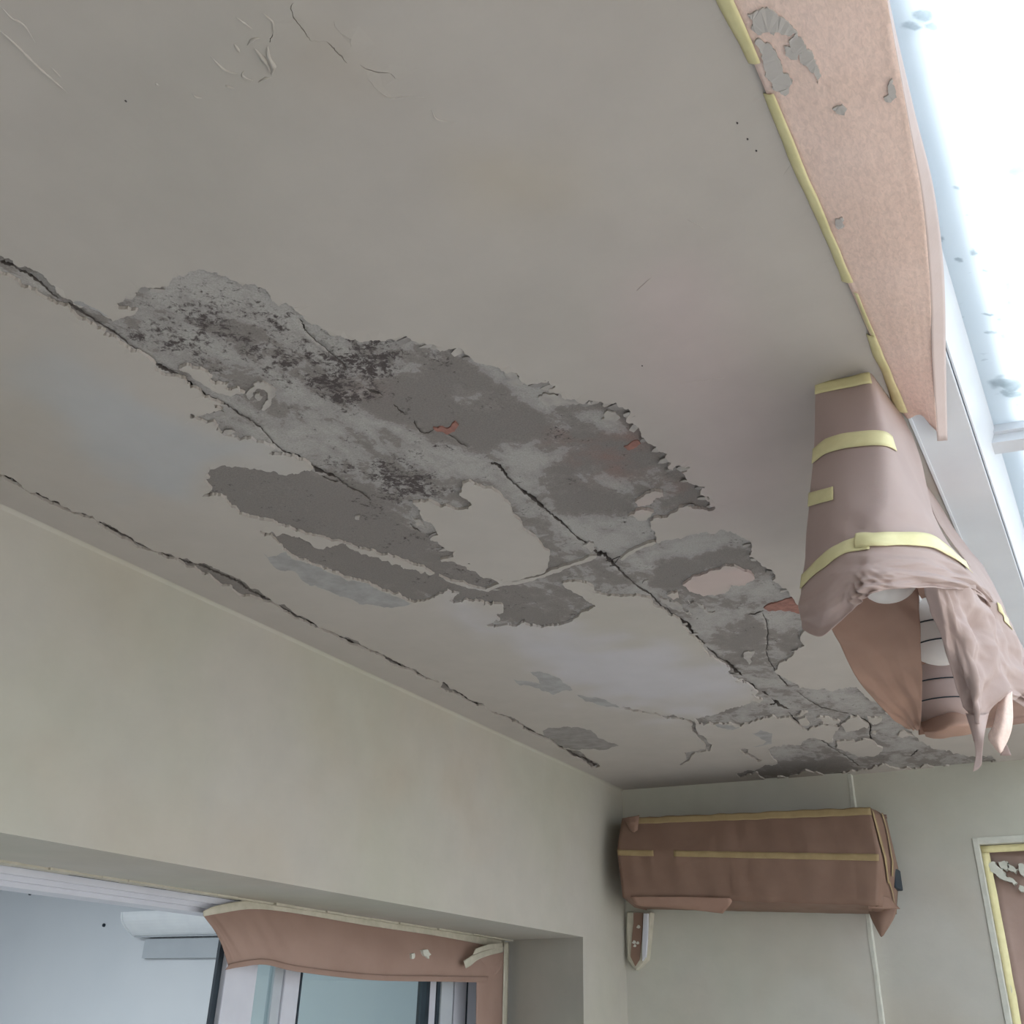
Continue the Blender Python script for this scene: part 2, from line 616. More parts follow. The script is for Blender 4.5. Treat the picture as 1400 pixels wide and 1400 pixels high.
# ------------------------------------------------------------------ ceiling: skim plaster with peeled areas
H1 = [(-60, 318), (0, 349), (12, 353), (32, 364), (48, 370), (60, 377), (66, 385), (76, 392), (78, 400), (92, 409), (100, 416), (118, 418), (138, 428),
      (152, 436), (154, 440), (163, 436), (174, 432), (184, 430), (188, 425), (176, 424), (168, 423), (160, 421), (159, 415), (170, 410), (172, 404),
      (180, 402), (188, 400), (194, 392), (202, 393), (210, 395), (228, 392), (232, 388), (236, 380), (252, 377), (260, 371), (270, 369), (280, 369),
      (295, 372), (308, 377), (316, 383), (331, 391), (336, 388), (348, 388), (358, 393), (366, 399), (372, 412), (380, 418), (397, 418), (410, 429),
      (426, 444), (448, 453), (466, 458), (477, 464), (510, 466), (532, 464), (545, 463), (558, 462), (580, 468), (584, 471), (602, 481), (612, 478),
      (620, 476), (630, 476), (638, 485), (652, 496), (674, 500), (690, 509), (694, 511), (700, 508), (706, 510), (710, 516), (716, 523), (722, 526),
      (732, 524), (740, 522), (750, 521), (759, 527), (752, 531), (750, 535), (758, 537), (766, 538), (768, 543), (778, 545), (788, 548), (796, 552),
      (802, 549), (808, 547), (818, 549), (826, 552), (834, 551), (842, 550), (852, 557), (862, 565), (858, 570), (856, 576), (863, 578), (870, 582),
      (877, 593), (884, 604), (894, 610), (900, 617), (912, 621), (909, 626), (917, 633), (913, 640), (920, 643), (924, 637), (936, 638), (940, 644),
      (932, 647), (938, 654), (942, 660), (952, 663), (961, 666), (958, 671), (957, 676), (964, 680), (970, 685), (978, 694), (974, 698), (968, 699),
      (954, 695), (940, 692), (928, 694), (926, 699), (922, 701), (912, 708), (904, 709), (896, 708), (889, 713), (892, 724), (895, 731), (897, 738),
      (899, 743), (922, 737), (944, 731), (966, 727), (988, 724), (998, 726), (1006, 729), (1014, 735), (1021, 738), (1027, 741), (1028, 754),
      (1024, 760), (1032, 764), (1040, 770), (1052, 778), (1060, 786), (1056, 794), (1066, 800), (1078, 808), (1084, 818), (1092, 828), (1108, 846),
      (1097, 866), (1100, 883), (1095, 886), (1090, 889), (1085, 895), (1078, 900), (1064, 910), (1063, 915), (1059, 918), (1064, 922), (1075, 928),
      (1087, 934), (1093, 941), (1112, 942), (1133, 944), (1152, 942), (1171, 939), (1200, 962), (1230, 985), (1251, 1007), (1255, 1009), (1257, 1014),
      (1274, 1023), (1294, 1027), (1308, 1030), (1320, 1033), (1340, 1034), (1357, 1034), (1358, 1037), (1363, 1042), (1352, 1043), (1343, 1044), (1327, 1046),
      (1314, 1048.5), (1306, 1047.5), (1289, 1048.5), (1263, 1046), (1240, 1049), (1220, 1049.5), (1190, 1052), (1165, 1054), (1120, 1057.5), (1063, 1062), (1040, 1063),
      (1020, 1061.5), (1003, 1057.5), (1020, 1054), (1038, 1051), (1056, 1047), (1063, 1044), (1058, 1039), (1054, 1034), (1051, 1028), (1049, 1023), (1059, 1020),
      (1070, 1018.5), (1084, 1018), (1096, 1017), (1098.5, 1013), (1104, 1010), (1110, 1009), (1114, 1008.6), (1127, 1012), (1139, 1015), (1138, 1010),
      (1141, 1003), (1148, 993), (1138, 991.5), (1127, 991.5), (1110, 994), (1097, 997), (1087, 987), (1079, 980.5), (1071, 981), (1056, 978.5), (1044, 981),
      (1034, 986), (1024, 990), (1013, 993.5), (1002, 991), (991, 990), (970, 988.5), (953, 986.5), (949, 983), (960, 980), (973, 978), (984, 974), (996, 970),
      (1011, 967), (1018, 964), (1024, 961.5), (1043, 957), (1034, 954), (1026, 950), (1037, 946.5), (1031, 942), (1026, 938), (1014, 933), (1003, 928.5),
      (1000, 924), (993, 918.5), (998.5, 916), (994, 912), (990, 908.5), (985, 906), (980, 903), (970, 898), (966, 892), (962, 888), (958, 878), (952, 874),
      (946, 870), (938, 860), (932, 852), (926, 846), (920, 842), (908, 834), (902, 831), (896, 830), (893, 824), (890, 819), (884, 817), (866, 816), (848, 816),
      (834, 815), (822, 813), (811, 809), (812, 803), (804, 799), (796, 797), (787, 795), (778, 795), (772, 796), (769, 799), (774, 804), (782, 808), (790, 812),
      (798, 818), (806, 824), (814, 830), (807, 833), (800, 836), (792, 841), (784, 847), (780, 850), (770, 854), (762, 855), (748, 856), (734, 857), (722, 855),
      (712, 853), (696, 855), (680, 857), (663, 854), (674, 851), (684, 848), (678, 840), (688, 838), (688, 829), (682, 826), (674, 824), (661, 828), (660, 823),
      (650, 821), (638, 820), (629, 823), (620, 825), (614, 822), (620, 818), (628, 812), (618, 811), (606, 812), (596, 815), (591, 817), (586, 820), (576, 822),
      (566, 824), (550, 818), (536, 812), (522, 808), (508, 801), (504, 797), (488, 794), (470, 790), (454, 783), (440, 776), (424, 771), (410, 766), (398, 759),
      (390, 752), (384, 746), (378, 740), (370, 731), (356, 727), (356, 724), (374, 728), (394, 731), (420, 740), (442, 751), (446, 747), (462, 745.5), (480, 751),
      (500, 757.5), (516, 762), (530, 766.5), (545, 772), (560, 778.5), (574, 783), (586, 786.5), (594, 785), (584, 779), (570, 774), (550, 767), (530, 758.5),
      (514, 755), (500, 751), (474, 744), (450, 738), (434, 734), (420, 731.5), (400, 724), (380, 718.5), (358, 711), (346, 708), (336, 705), (326, 700), (316, 694),
      (310, 686), (298, 678), (288, 677), (276, 679), (284, 674), (290, 669), (285, 664), (280, 658), (287, 654), (284, 651), (280, 648), (286, 645), (292, 641),
      (300, 638), (308, 636), (316, 639), (324, 638), (336, 639), (348, 640), (360, 643), (370, 645), (392, 650), (396, 648), (412, 645), (428, 642), (423, 635),
      (416, 630), (408, 629), (396, 624), (386, 621), (378, 622), (372, 623), (366, 621), (371, 617), (376, 614), (369, 610), (362, 607), (348, 603), (334, 600),
      (328, 603), (324, 598), (310, 595), (306, 594), (296, 589), (298, 584), (295, 580), (292, 576), (286, 578), (280, 578), (270, 574), (261, 572), (260, 566),
      (273, 568), (286, 566), (295, 563), (304, 560), (299, 558), (294, 558), (292, 553), (299, 554), (306, 552), (298, 550), (290, 548), (282, 544), (276, 540),
      (274, 534), (266, 531), (260, 531), (255, 524), (252, 518), (245, 516), (238, 515), (228, 514), (220, 512), (212, 506), (208, 494), (199, 488), (190, 482),
      (183, 481), (176, 478), (168, 472), (160, 466), (149, 461), (140, 458), (144, 454), (138, 450), (130, 446), (121, 442), (112, 438), (103, 432), (96, 426),
      (92, 418), (84, 417), (76, 416), (68, 412), (60, 408), (50, 402), (40, 395), (26, 386), (12, 378), (6, 377), (0, 373), (-60, 345)]
# the long crack beside the wall
H2 = [(-60, 622), (0, 648), (17, 653), (30, 664), (56, 677), (75, 684), (86, 693), (114, 701), (137, 713), (156, 721), (171, 730), (186, 740), (204, 749), (225, 756),
      (249, 764), (274, 770), (301, 781), (325, 791), (342, 804), (364, 815), (389, 826), (400, 836), (409, 842), (434, 856), (449, 862), (469, 871), (494, 883),
      (514, 890), (535, 901), (554, 911), (581, 925), (607, 932), (612, 936), (614, 940), (641, 956), (663, 965), (684, 976), (706, 984), (725, 996), (738, 1003),
      (763, 1018), (781, 1025), (802, 1036), (812, 1041), (817, 1043), (820, 1048), (815, 1050), (808, 1050), (798, 1042), (774, 1027), (763, 1021.5), (742, 1009),
      (724, 1001), (710, 996), (716, 994), (700, 987), (688, 981), (667, 970), (639, 958.5), (605, 943.5), (598, 941), (603, 938), (605, 935), (588, 929), (580, 928),
      (556, 915), (545, 912), (533, 908), (526, 901), (510, 892), (494, 886), (473, 877), (439, 859.5), (420, 852), (409, 847), (398, 842), (389, 837), (379, 829), (353, 819),
      (338, 815), (323, 811), (301, 800), (292, 792), (285, 785), (276, 785), (270, 780), (266, 776), (255, 776), (249, 770), (234, 764), (206, 753), (182, 745),
      (163, 735), (150, 727), (135, 718), (120, 708), (96, 700), (84, 696), (73, 690), (54, 681), (40, 674), (26, 665), (13, 659), (0, 652), (-60, 628)]
H3 = [(850, 966.5), (871, 970), (900, 975.5), (930, 981), (945, 985), (950, 986), (951, 995), (957, 1005), (966, 1010), (973.5, 1018), (971, 1027), (950, 1029.5),
      (947, 1032), (942, 1040), (929, 1046), (937, 1040), (938, 1032), (936, 1029), (964, 1024.5), (965, 1020), (958, 1013), (949, 1003), (944, 994), (947, 991), (942, 987), (929, 983.5),
      (900, 978), (871, 972.5), (850, 968.5)]
H4 = [(1010, 1025), (1018.6, 1023), (1023.6, 1025), (1023, 1029), (1033, 1034), (1043, 1039), (1040, 1040.7), (1028, 1036), (1017, 1031), (1013, 1027)]
H5 = [(1098, 912 + 75), (1104, 985), (1100, 990), (1093, 989)]
HAIR = [[(400, 4), (397, 11), (403, 26), (413, 39), (421, 49), (424, 56)], [(447, 57), (454, 64), (461, 71), (469, 80), (474, 86)],
        [(493, 89), (500, 94), (510, 97), (522, 99), (533, 99.5)], [(533, 99.5), (538, 103), (541, 107)], [(424, 56), (447, 57)],
        [(503, 106), (508, 114), (516, 123)], [(456, 29), (458, 37), (464, 44)], [(479, 53), (481, 64)], [(373, 46), (371, 53), (368, 58)],
        [(371, 106), (367, 107)]]
HAIR_W = [1.3, 1.5, 1.1, 0.9, 0.5, 0.6, 0.5, 0.6, 1.4, 1.2]
# plaster left standing inside the peeled area
ISL = {
    'big': [(564, 687), (575, 685), (586, 685), (598, 690), (602, 694), (612, 693), (628, 697), (640, 696), (645, 690), (640, 685), (628, 677), (631, 668), (632, 661),
            (644, 659), (658, 666), (680, 673), (688, 682), (698, 692), (700, 700), (707, 708), (714, 716), (716, 724), (732, 734), (740, 744), (752, 756), (749, 776),
            (746, 781), (720, 789), (680, 795), (668, 790), (652, 783), (636, 774), (620, 768), (604, 768), (602, 766), (620, 762), (622, 753), (608, 750), (600, 744),
            (588, 738), (590, 734), (599, 731), (592, 718), (580, 712), (574, 702)],
    'spot': [(244, 504), (250, 501), (260, 500), (262, 504), (284, 509), (290, 516), (286, 520), (294, 526), (312, 524), (308, 532), (324, 530), (335, 538), (316, 542),
             (300, 538), (282, 528), (262, 515), (250, 508)],
    'pink_oval': [(933, 800), (940, 795), (954, 788), (968, 782), (988, 775), (1004, 774), (1024, 782), (1032, 792), (1020, 798), (1000, 799), (996, 808), (974, 813), (950, 811)],
    'pink_top': [(868, 686), (880, 679), (892, 672), (906, 672), (907, 679), (890, 688), (872, 692)],
    'shard': [(858, 706), (870, 698), (894, 700), (884, 711)],
    'bit': [(912, 814), (926, 809), (928, 818), (920, 820)],
    'far1': [(1143, 1014), (1166, 1012), (1180, 1011), (1191, 1013), (1207, 1023), (1206, 1027), (1196, 1034), (1186, 1033.5), (1174, 1035), (1163, 1030), (1143, 1023)],
    'far2': [(1150, 991), (1160, 983), (1174, 980), (1188, 991), (1186, 996), (1169, 999), (1156, 1000)],
    'far3': [(1116, 982), (1123, 980), (1133, 981), (1149, 986), (1147, 989), (1127, 989.5)],
    'far4': [(1091, 984), (1101, 980), (1107, 990), (1099, 992)],
    'far5': [(1084, 980), (1096, 973), (1105, 974), (1094, 980)],
    'far6': [(1186, 981), (1206, 981), (1201, 989), (1194, 991)],
    'far7': [(1227, 1006), (1231, 1000), (1250, 1007), (1236, 1008)],
    'far8': [(1191, 1002), (1198, 1001), (1197, 1005)],
    'ridge1': [(600, 787), (612, 792), (628, 796), (640, 800), (652, 804), (664, 806), (674, 801), (684, 797), (700, 795), (720, 792), (746, 784), (762, 778), (778, 772),
               (797, 766), (816, 760), (815, 763), (797, 770), (776, 776), (748, 787), (720, 796), (700, 799), (686, 801), (678, 804), (668, 809), (656, 807), (640, 804),
               (625, 799), (610, 794)],
    'ridge2': [(848, 764), (856, 757), (868, 750), (882, 744), (895, 740), (897, 742), (884, 747), (870, 753), (859, 760), (850, 767)],
}
# pale half-peeled skims inside the hole
SKIM = [[(335, 541), (346, 527), (360, 524), (372, 531), (376, 543), (370, 556), (357, 561), (362, 552), (366, 543), (362, 535), (352, 533), (345, 540), (341, 549)],
        [(348, 543), (354, 539), (359, 545), (352, 550)],
        [(736, 548), (746, 540), (758, 541), (790, 548), (798, 553), (775, 556), (745, 556)],
        [(900, 815), (912, 821), (930, 829), (946, 842), (930, 838), (912, 829)],
        [(940, 822), (958, 829), (978, 838), (962, 834), (944, 827)],
        [(826, 568), (836, 566), (848, 574), (838, 583), (822, 578)],
        [(690, 511), (702, 511), (712, 528), (700, 530), (692, 522)],
        [(555, 463), (580, 470), (600, 481), (590, 480), (565, 471)],
        [(797, 747), (806, 742), (816, 752), (808, 757)],
        [(1018, 893), (1031, 891), (1028, 900), (1024, 910), (1018, 902)],
        [(562, 708), (574, 712), (580, 722), (570, 722)],
        [(878, 800), (886, 795), (884, 802)],
        [(485, 708), (492, 707), (491, 712), (486, 712)]]
# grey stains on the skin itself: (polygon, material slot)
STAIN = [([(360, 756), (366, 762), (378, 760), (391, 754), (410, 767), (440, 777), (470, 791), (500, 797), (508, 802), (522, 809), (550, 819), (564, 825), (552, 829), (540, 830), (520, 829),
           (500, 826), (484, 821), (470, 816), (450, 808), (430, 800), (418, 797), (410, 790), (406, 784), (390, 781), (378, 778), (370, 770)], 1),
         ([(742, 999), (757, 995), (770, 993.5), (785, 994), (808, 998), (817, 1008), (832, 1015), (846, 1020), (828, 1025), (806, 1024.5), (785, 1025), (768, 1022), (752, 1012), (744, 1006)], 2),
         ([(702, 928.6), (714, 931), (738, 935), (734, 926), (725, 919), (738, 918), (757, 924), (770, 934), (783, 943.6), (766, 946), (757, 950), (742, 945), (722, 937)], 1),
         ([(789, 950), (813, 953), (826, 956), (836, 962), (847, 967), (819, 964), (800, 959)], 1),
         ([(975, 990), (992, 990.5), (1012, 994.5), (990, 996)], 1),
         ([(1028, 1003), (1040, 998), (1056, 1003), (1055, 1017), (1040, 1020), (1027, 1021), (1048, 1014)], 1),
         ([(100, 414), (118, 416), (138, 426), (150, 433), (140, 431), (118, 420)], 1)]
# cracks through the cement: (points, widths)
CRACK = [([(92, 412), (100, 418), (120, 432), (150, 450), (176, 470), (205, 489), (214, 497), (228, 504), (250, 517), (280, 540), (298, 547), (312, 554), (330, 567), (344, 574), (356, 584), (372, 603), (390, 618), (405, 622), (416, 630)],
          [3, 4, 4, 3, 2, 3, 6, 6, 4, 5, 3, 3, 2.5, 2, 2, 2, 3, 4, 4]),
         ([(416, 630), (424, 637), (438, 643), (450, 648), (462, 654), (470, 661), (480, 668), (495, 674), (505, 683)], [3, 5, 8, 6, 2, 2, 2.5, 2, 1.5]),
         ([(440, 650), (450, 657), (462, 659)], [1.5, 3, 1.5]),
         ([(410, 435), (416, 448), (420, 454), (435, 468), (455, 485), (468, 495), (474, 504)], [2, 3, 1.5, 1, 1.2, 2, 1]),
         ([(500, 530), (515, 537), (524, 541)], [1, 3, 1]),
         ([(538, 553), (546, 560), (553, 566)], [1.5, 4, 1.5]),
         ([(566, 575), (569, 585), (577, 592), (586, 592), (596, 586)], [2, 2, 2.4, 1.5, 1]),
         ([(612, 593), (622, 600), (630, 607), (640, 611)], [1.2, 1.8, 1.6, 1]),
         ([(670, 632), (680, 634), (688, 643), (695, 653), (704, 663), (720, 675), (732, 683), (741, 692), (752, 702), (762, 709), (775, 721), (790, 735), (803, 743), (813, 752), (822, 760)],
          [4, 8, 6, 3, 3, 6, 7, 5, 3, 3.5, 2.5, 3, 2.5, 3, 7]),
         ([(816, 755), (826, 757), (832, 764), (842, 773), (852, 784), (866, 797), (878, 805), (892, 815), (905, 829), (912, 836)], [8, 12, 7, 3, 2.5, 2.5, 3, 2.5, 2, 2]),
         ([(906, 828), (918, 838), (930, 846), (942, 856), (948, 866), (957, 874), (964, 880)], [1.5, 2.5, 3, 7, 4, 2, 1.5]),
         ([(966, 884), (975, 892), (982, 899), (992, 904), (1000, 911), (1008, 918), (1014, 924)], [2, 4, 2, 2, 5, 7, 3]),
         ([(1018, 930), (1028, 936), (1034, 941)], [2, 5, 2]), ([(1042, 945), (1050, 950)], [3, 2]),
         ([(1054, 955), (1062, 961), (1072, 966), (1080, 970)], [2, 5, 2.5, 2]), ([(1052, 963), (1062, 960)], [1.5, 2]),
         ([(1077, 973), (1082, 979), (1088, 986), (1096, 993)], [1.6, 2, 4, 3]),
         ([(1042, 838), (1048, 850), (1050, 862), (1049, 880), (1047, 890)], [1, 1.6, 1.6, 1, 1.2]),
         ([(1047, 890), (1052, 904), (1062, 920), (1070, 930), (1077, 938)], [1.6, 1.4, 2.2, 2.4, 1.6]),
         ([(1090, 945), (1105, 957), (1120, 966), (1140, 971), (1160, 975)], [1, 1, 2, 1.6, 1.4]),
         ([(1163, 976), (1176, 982), (1187, 987), (1191, 993), (1189, 1001), (1190, 1009), (1197, 1016)], [1.4, 2, 3, 3, 2.6, 2.2, 1.4]),
         ([(1121, 1010.5), (1137, 1021), (1152, 1031), (1165, 1040), (1174, 1047)], [1, 1.6, 1.6, 1.8, 1.4]),
         ([(1244, 1033), (1250, 1029), (1256, 1025)], [1.2, 3, 1.2]),
         ([(560, 715), (567, 722), (575, 726)], [1, 2, 1]), ([(1022, 840), (1034, 838), (1043, 834)], [1, 3, 1.2]),
         ([(-10, 646), (17, 655), (30, 666), (56, 679), (75, 686), (114, 703), (137, 715), (171, 732), (204, 751), (249, 766.5), (274, 772), (301, 783.5), (325, 794), (342, 807), (364, 818), (400, 839), (434, 857.5), (469, 873), (494, 884.5), (535, 903), (581, 926.5), (607, 934), (641, 957), (684, 978.5), (725, 998), (763, 1020), (802, 1039), (816, 1047)], [3.4] * 28),
         ([(0, 356), (14, 361), (30, 369), (44, 377), (58, 388), (72, 402), (82, 408)], [4, 5, 4, 5, 3, 2, 4])]


def jag(poly, amp, step, rs, closed=True):
    """midpoint-displace an outline down to ~step pixels"""
    pts = [np.array(p, float) for p in poly]
    for _ in range(4):
        out, n = [], len(pts)
        for i in range(n if closed else n - 1):
            a, b_ = pts[i], pts[(i + 1) % n]
            out.append(a)
            d = b_ - a
            L = np.hypot(*d)
            if L > step * 1.5:
                nrm = np.array([-d[1], d[0]]) / L
                out.append((a + b_) / 2 + nrm * L * amp * rs.normal())
        if not closed:
            out.append(pts[-1])
        pts = out
    return np.array(pts)


def ribbon(pts, w, rs, amp=0.5):
    """closed outline of a tapering ragged crack"""
    k = len(pts)
    n = max(8, int(sum(math.dist(pts[i], pts[i + 1]) for i in range(k - 1)) / 3))
    c_ = np.stack([np.interp(np.linspace(0, k - 1, n), range(k), [p[i] for p in pts]) for i in (0, 1)], 1)
    ww = np.interp(np.linspace(0, k - 1, n), range(k), w) * (1 + amp * rs.uniform(-1, 1, n)) * 0.5
    c_ = c_ + rs.normal(0, 0.5, c_.shape) * np.minimum(ww + 0.5, 1.2)[:, None]
    d = np.gradient(c_, axis=0)
    d /= np.linalg.norm(d, axis=1, keepdims=True) + 1e-9
    nr = np.stack([-d[:, 1], d[:, 0]], 1)
    ww[0] = ww[-1] = 0.15
    return np.concatenate([c_ + nr * ww[:, None], (c_ - nr * ww[:, None])[::-1]])


def ceil_xy(px, z=ZC):
    return np.array([P(a, b_, 2, z)[:2] for a, b_ in px])


def inside(poly, pts):
    poly = np.asarray(poly)
    res = np.zeros(len(pts), bool)
    lo, hi = poly.min(0), poly.max(0)
    idx = np.where((pts[:, 0] >= lo[0]) & (pts[:, 0] <= hi[0]) & (pts[:, 1] >= lo[1]) & (pts[:, 1] <= hi[1]))[0]
    if not len(idx):
        return res
    x, y = pts[idx, 0], pts[idx, 1]
    r = np.zeros(len(idx), bool)
    for (x1, y1), (x2, y2) in zip(poly, np.roll(poly, -1, 0)):
        if y1 == y2:
            continue
        c_ = ((y1 > y) != (y2 > y)) & (x < (x2 - x1) * (y - y1) / (y2 - y1) + x1)
        r ^= c_
    res[idx] = r
    return res


# soft colour fields painted per vertex: real filler, damp and dirt tints of the plaster (outlines in ceiling pixels)
def blur(a, r):
    for ax in (0, 1):
        for _ in range(2):
            pad = [(0, 0), (0, 0)]
            pad[ax] = (r, r)
            c_ = np.cumsum(np.pad(a, pad, mode='edge'), axis=ax)
            n = a.shape[ax]
            w = 2 * r
            a = (np.take(c_, np.arange(w, n + w), axis=ax) - np.take(c_, np.arange(0, n), axis=ax)) / w
    return a


GX, GY = np.meshgrid(np.arange(-200, 1600, 4), np.arange(-200, 1400, 4))
GP = np.stack([GX.ravel(), GY.ravel()], 1).astype(float)


def field(poly, r):
    return blur(inside(poly, GP).reshape(GX.shape).astype(float), r)


def sample(fld, px):
    x = np.clip((px[:, 0] + 200) / 4, 0, fld.shape[1] - 1.001)
    y = np.clip((px[:, 1] + 200) / 4, 0, fld.shape[0] - 1.001)
    i, j = y.astype(int), x.astype(int)
    fy, fx = y - i, x - j
    return (fld[i, j] * (1 - fx) + fld[i, j + 1] * fx) * (1 - fy) + (fld[i + 1, j] * (1 - fx) + fld[i + 1, j + 1] * fx) * fy


TINTS = [  # polygon, blur radius (4 px cells), colour, strength
    ([(0, 510), (60, 470), (95, 480), (130, 520), (190, 550), (240, 560), (300, 590), (380, 628), (425, 645), (300, 632), (278, 660), (270, 690), (180, 668), (110, 620), (60, 560)], 4, (173, 175, 178), 0.75),
    ([(600, 818), (690, 842), (700, 862), (740, 862), (790, 872), (860, 882), (930, 888), (990, 916), (1030, 948), (1000, 968), (940, 980), (860, 965), (800, 945), (740, 910), (690, 875), (640, 850)], 4, (187, 185, 190), 0.85),
    ([(860, 380), (960, 340), (1060, 520), (1110, 560), (1080, 720), (980, 740), (900, 735), (960, 690), (920, 600), (850, 500)], 12, (187, 174, 172), 0.85),
    ([(930, 770), (1040, 770), (1040, 815), (930, 815)], 2, (190, 172, 168), 1.0),
    ([(860, 668), (910, 668), (910, 695), (860, 715)], 2, (188, 174, 170), 0.9),
    ([(380, 40), (480, 40), (540, 120), (500, 150), (420, 110)], 10, (170, 160, 150), 0.8),
    ([(610, 230), (800, 225), (800, 285), (620, 290)], 10, (174, 164, 147), 0.7),
    ([(780, 815), (940, 850), (990, 905), (860, 880), (720, 850)], 4, (176, 171, 162), 0.6),
    ([(80, -50), (500, -50), (420, 300), (100, 420)], 30, (165, 161, 153), 0.5),
    ([(0, 470), (60, 470), (120, 640), (0, 640)], 10, (170, 164, 154), 0.5),
    ([(760, 560), (1080, 870), (1120, 935), (1040, 910)], 6, (178, 170, 162), 0.5),
]
tint_f = [(field(p, r), np.array(lin(*c_)[:3]), s) for p, r, c_, s in TINTS]
BASE_T = np.array(lin(177, 171, 165)[:3])


def set_tint(o):
    me = o.data
    co = np.empty(len(me.vertices) * 3, np.float32)
    me.vertices.foreach_get('co', co)
    co = co.reshape(-1, 3).astype(float)
    ok = co[:, 1] > 0.25
    px = np.full((len(co), 2), -500.0)
    px[ok] = to_px(co[ok])
    c_ = np.tile(BASE_T, (len(co), 1))
    wob = np.stack([vnoise(co[:, 0] * 14, co[:, 1] * 14, 1), vnoise(co[:, 0] * 14, co[:, 1] * 14, 2)], 1) * 40
    for f, t, s in tint_f:
        k = (sample(f, px + wob) * s)[:, None]
        k[~ok] = 0
        c_ = c_ * (1 - k) + t * k
    a = me.color_attributes.new('tint', 'FLOAT_COLOR', 'POINT')
    a.data.foreach_set('color', np.concatenate([c_, np.ones((len(c_), 1))], 1).astype(np.float32).ravel())


def cdt_region(loops, extra, keep):
    """triangulate constraint loops (+ loose points) and keep triangles whose centre passes keep(centres)"""
    pts, edges = [], []
    for lp in loops:
        b0 = len(pts)
        pts += [Vector(p) for p in lp]
        n = len(lp)
        edges += [(b0 + i, b0 + (i + 1) % n) for i in range(n)]
    pts += [Vector(p) for p in extra]
    v, _, f, _, _, _ = delaunay_2d_cdt(pts, edges, [], 0, 1e-6)
    v = np.array([tuple(p) for p in v])
    f = np.array([t for t in f if len(t) == 3])
    k = keep(v[f].mean(1))
    return v, f[k]


def skin_mesh(name, v, f, z_low, z_top, mats, midx, parent=None, lip=0.0015, seed=0, smooth=False):
    """a plaster skin: face downwards at z_low, its broken edges walled up to z_top"""
    used = np.unique(f)
    remap = -np.ones(len(v), int)
    remap[used] = np.arange(len(used))
    v, f = v[used], remap[f]
    e = np.concatenate([f[:, [0, 1]], f[:, [1, 2]], f[:, [2, 0]]])
    key = np.sort(e, 1)
    _, inv, cnt = np.unique(key, axis=0, return_inverse=True, return_counts=True)
    bnd = e[cnt[inv.ravel()] == 1]
    bv = np.unique(bnd)
    z = np.full(len(v), z_low)
    z[bv] -= np.maximum(0, vnoise(v[bv, 0] * 55, v[bv, 1] * 55, seed) + 0.12) * lip * 2
    V = [np.column_stack([v, z])]
    top = -np.ones(len(v), int)
    top[bv] = len(v) + np.arange(len(bv))
    V.append(np.column_stack([v[bv], np.full(len(bv), z_top)]))
    faces = [tuple(t[::-1]) for t in f] + [(a, b_, top[b_], top[a]) for a, b_ in bnd]
    mi = list(midx) + [0] * len(bnd)
    o = link_mesh(name, np.concatenate(V), faces, mats[0], parent, smooth, mats, mi)
    set_tint(o)
    return o


rs = np.random.default_rng(11)
loops_px = [jag(H1, 0.13, 2.2, rs), jag(H2, 0.08, 2.5, rs), jag(H3, 0.08, 2.0, rs), jag(H4, 0.10, 2.0, rs)] + \
           [ribbon(p, [w * 0.4] + [w] * (len(p) - 2) + [w * 0.4], rs, 0.3) for p, w in zip(HAIR, HAIR_W)]
hole_xy = [ceil_xy(l) for l in loops_px]
stain_px = [jag(p, 0.07, 2.5, rs) for p, _ in STAIN]
stain_xy = [ceil_xy(l) for l in stain_px]
isl_xy = {k: ceil_xy(jag(p, 0.11 if 'ridge' not in k else 0.05, 2.2, rs)) for k, p in ISL.items()}

rect = []
for x0, y0, x1, y1 in ((XW - 0.005, Y0, XE, Y0), (XE, Y0, XE, YB), (XE, YB, XW - 0.005, YB), (XW - 0.005, YB, XW - 0.005, Y0)):
    n = int(math.hypot(x1 - x0, y1 - y0) / 0.05)
    rect += [(x0 + (x1 - x0) * i / n, y0 + (y1 - y0) * i / n) for i in range(n)]
gx, gy = np.meshgrid(np.arange(XW + 0.012, XE, 0.024), np.arange(Y0 + 0.02, YB, 0.024))
gpts = np.stack([gx.ravel(), gy.ravel()], 1) + rng.uniform(-0.004, 0.004, (gx.size, 2))


def keep_ceiling(c_):
    k = (c_[:, 0] > XW - 0.006) & (c_[:, 0] < XE + 1e-6)
    for h_ in hole_xy:
        k &= ~inside(h_, c_)
    return k


v, f = cdt_region([rect] + hole_xy + stain_xy, gpts, keep_ceiling)
cen = v[f].mean(1)
mi = np.zeros(len(f), int)
for s_, (_, slot) in zip(stain_xy, STAIN):
    mi[inside(s_, cen)] = slot
ceiling = struct(skin_mesh('ceiling', v, f, ZC, ZC + 0.0062, [M_CEIL, M_SKIM, M_SKIM_D], mi, None, 0.0012, 3))

for k, lp in isl_xy.items():
    lo, hi = lp.min(0), lp.max(0)
    sp = 0.012 if 'far' not in k else 0.03
    ax, ay = np.meshgrid(np.arange(lo[0], hi[0], sp), np.arange(lo[1], hi[1], sp))
    v, f = cdt_region([lp], np.stack([ax.ravel(), ay.ravel()], 1), lambda c_: inside(lp, c_))
    if len(f):
        skin_mesh('plaster_remnant', v, f, ZC - 0.0002, ZC + 0.0062, [M_CEIL], np.zeros(len(f), int), ceiling, 0.0012, 5)
for p in SKIM:
    lp = ceil_xy(jag(p, 0.16, 2.2, rs))
    v, f = cdt_region([lp], [], lambda c_: inside(lp, c_))
    if len(f):
        skin_mesh('skim_flake', v, f, ZC + 0.0030, ZC + 0.0066, [M_PALE], np.zeros(len(f), int), ceiling, 0.0012, 8)

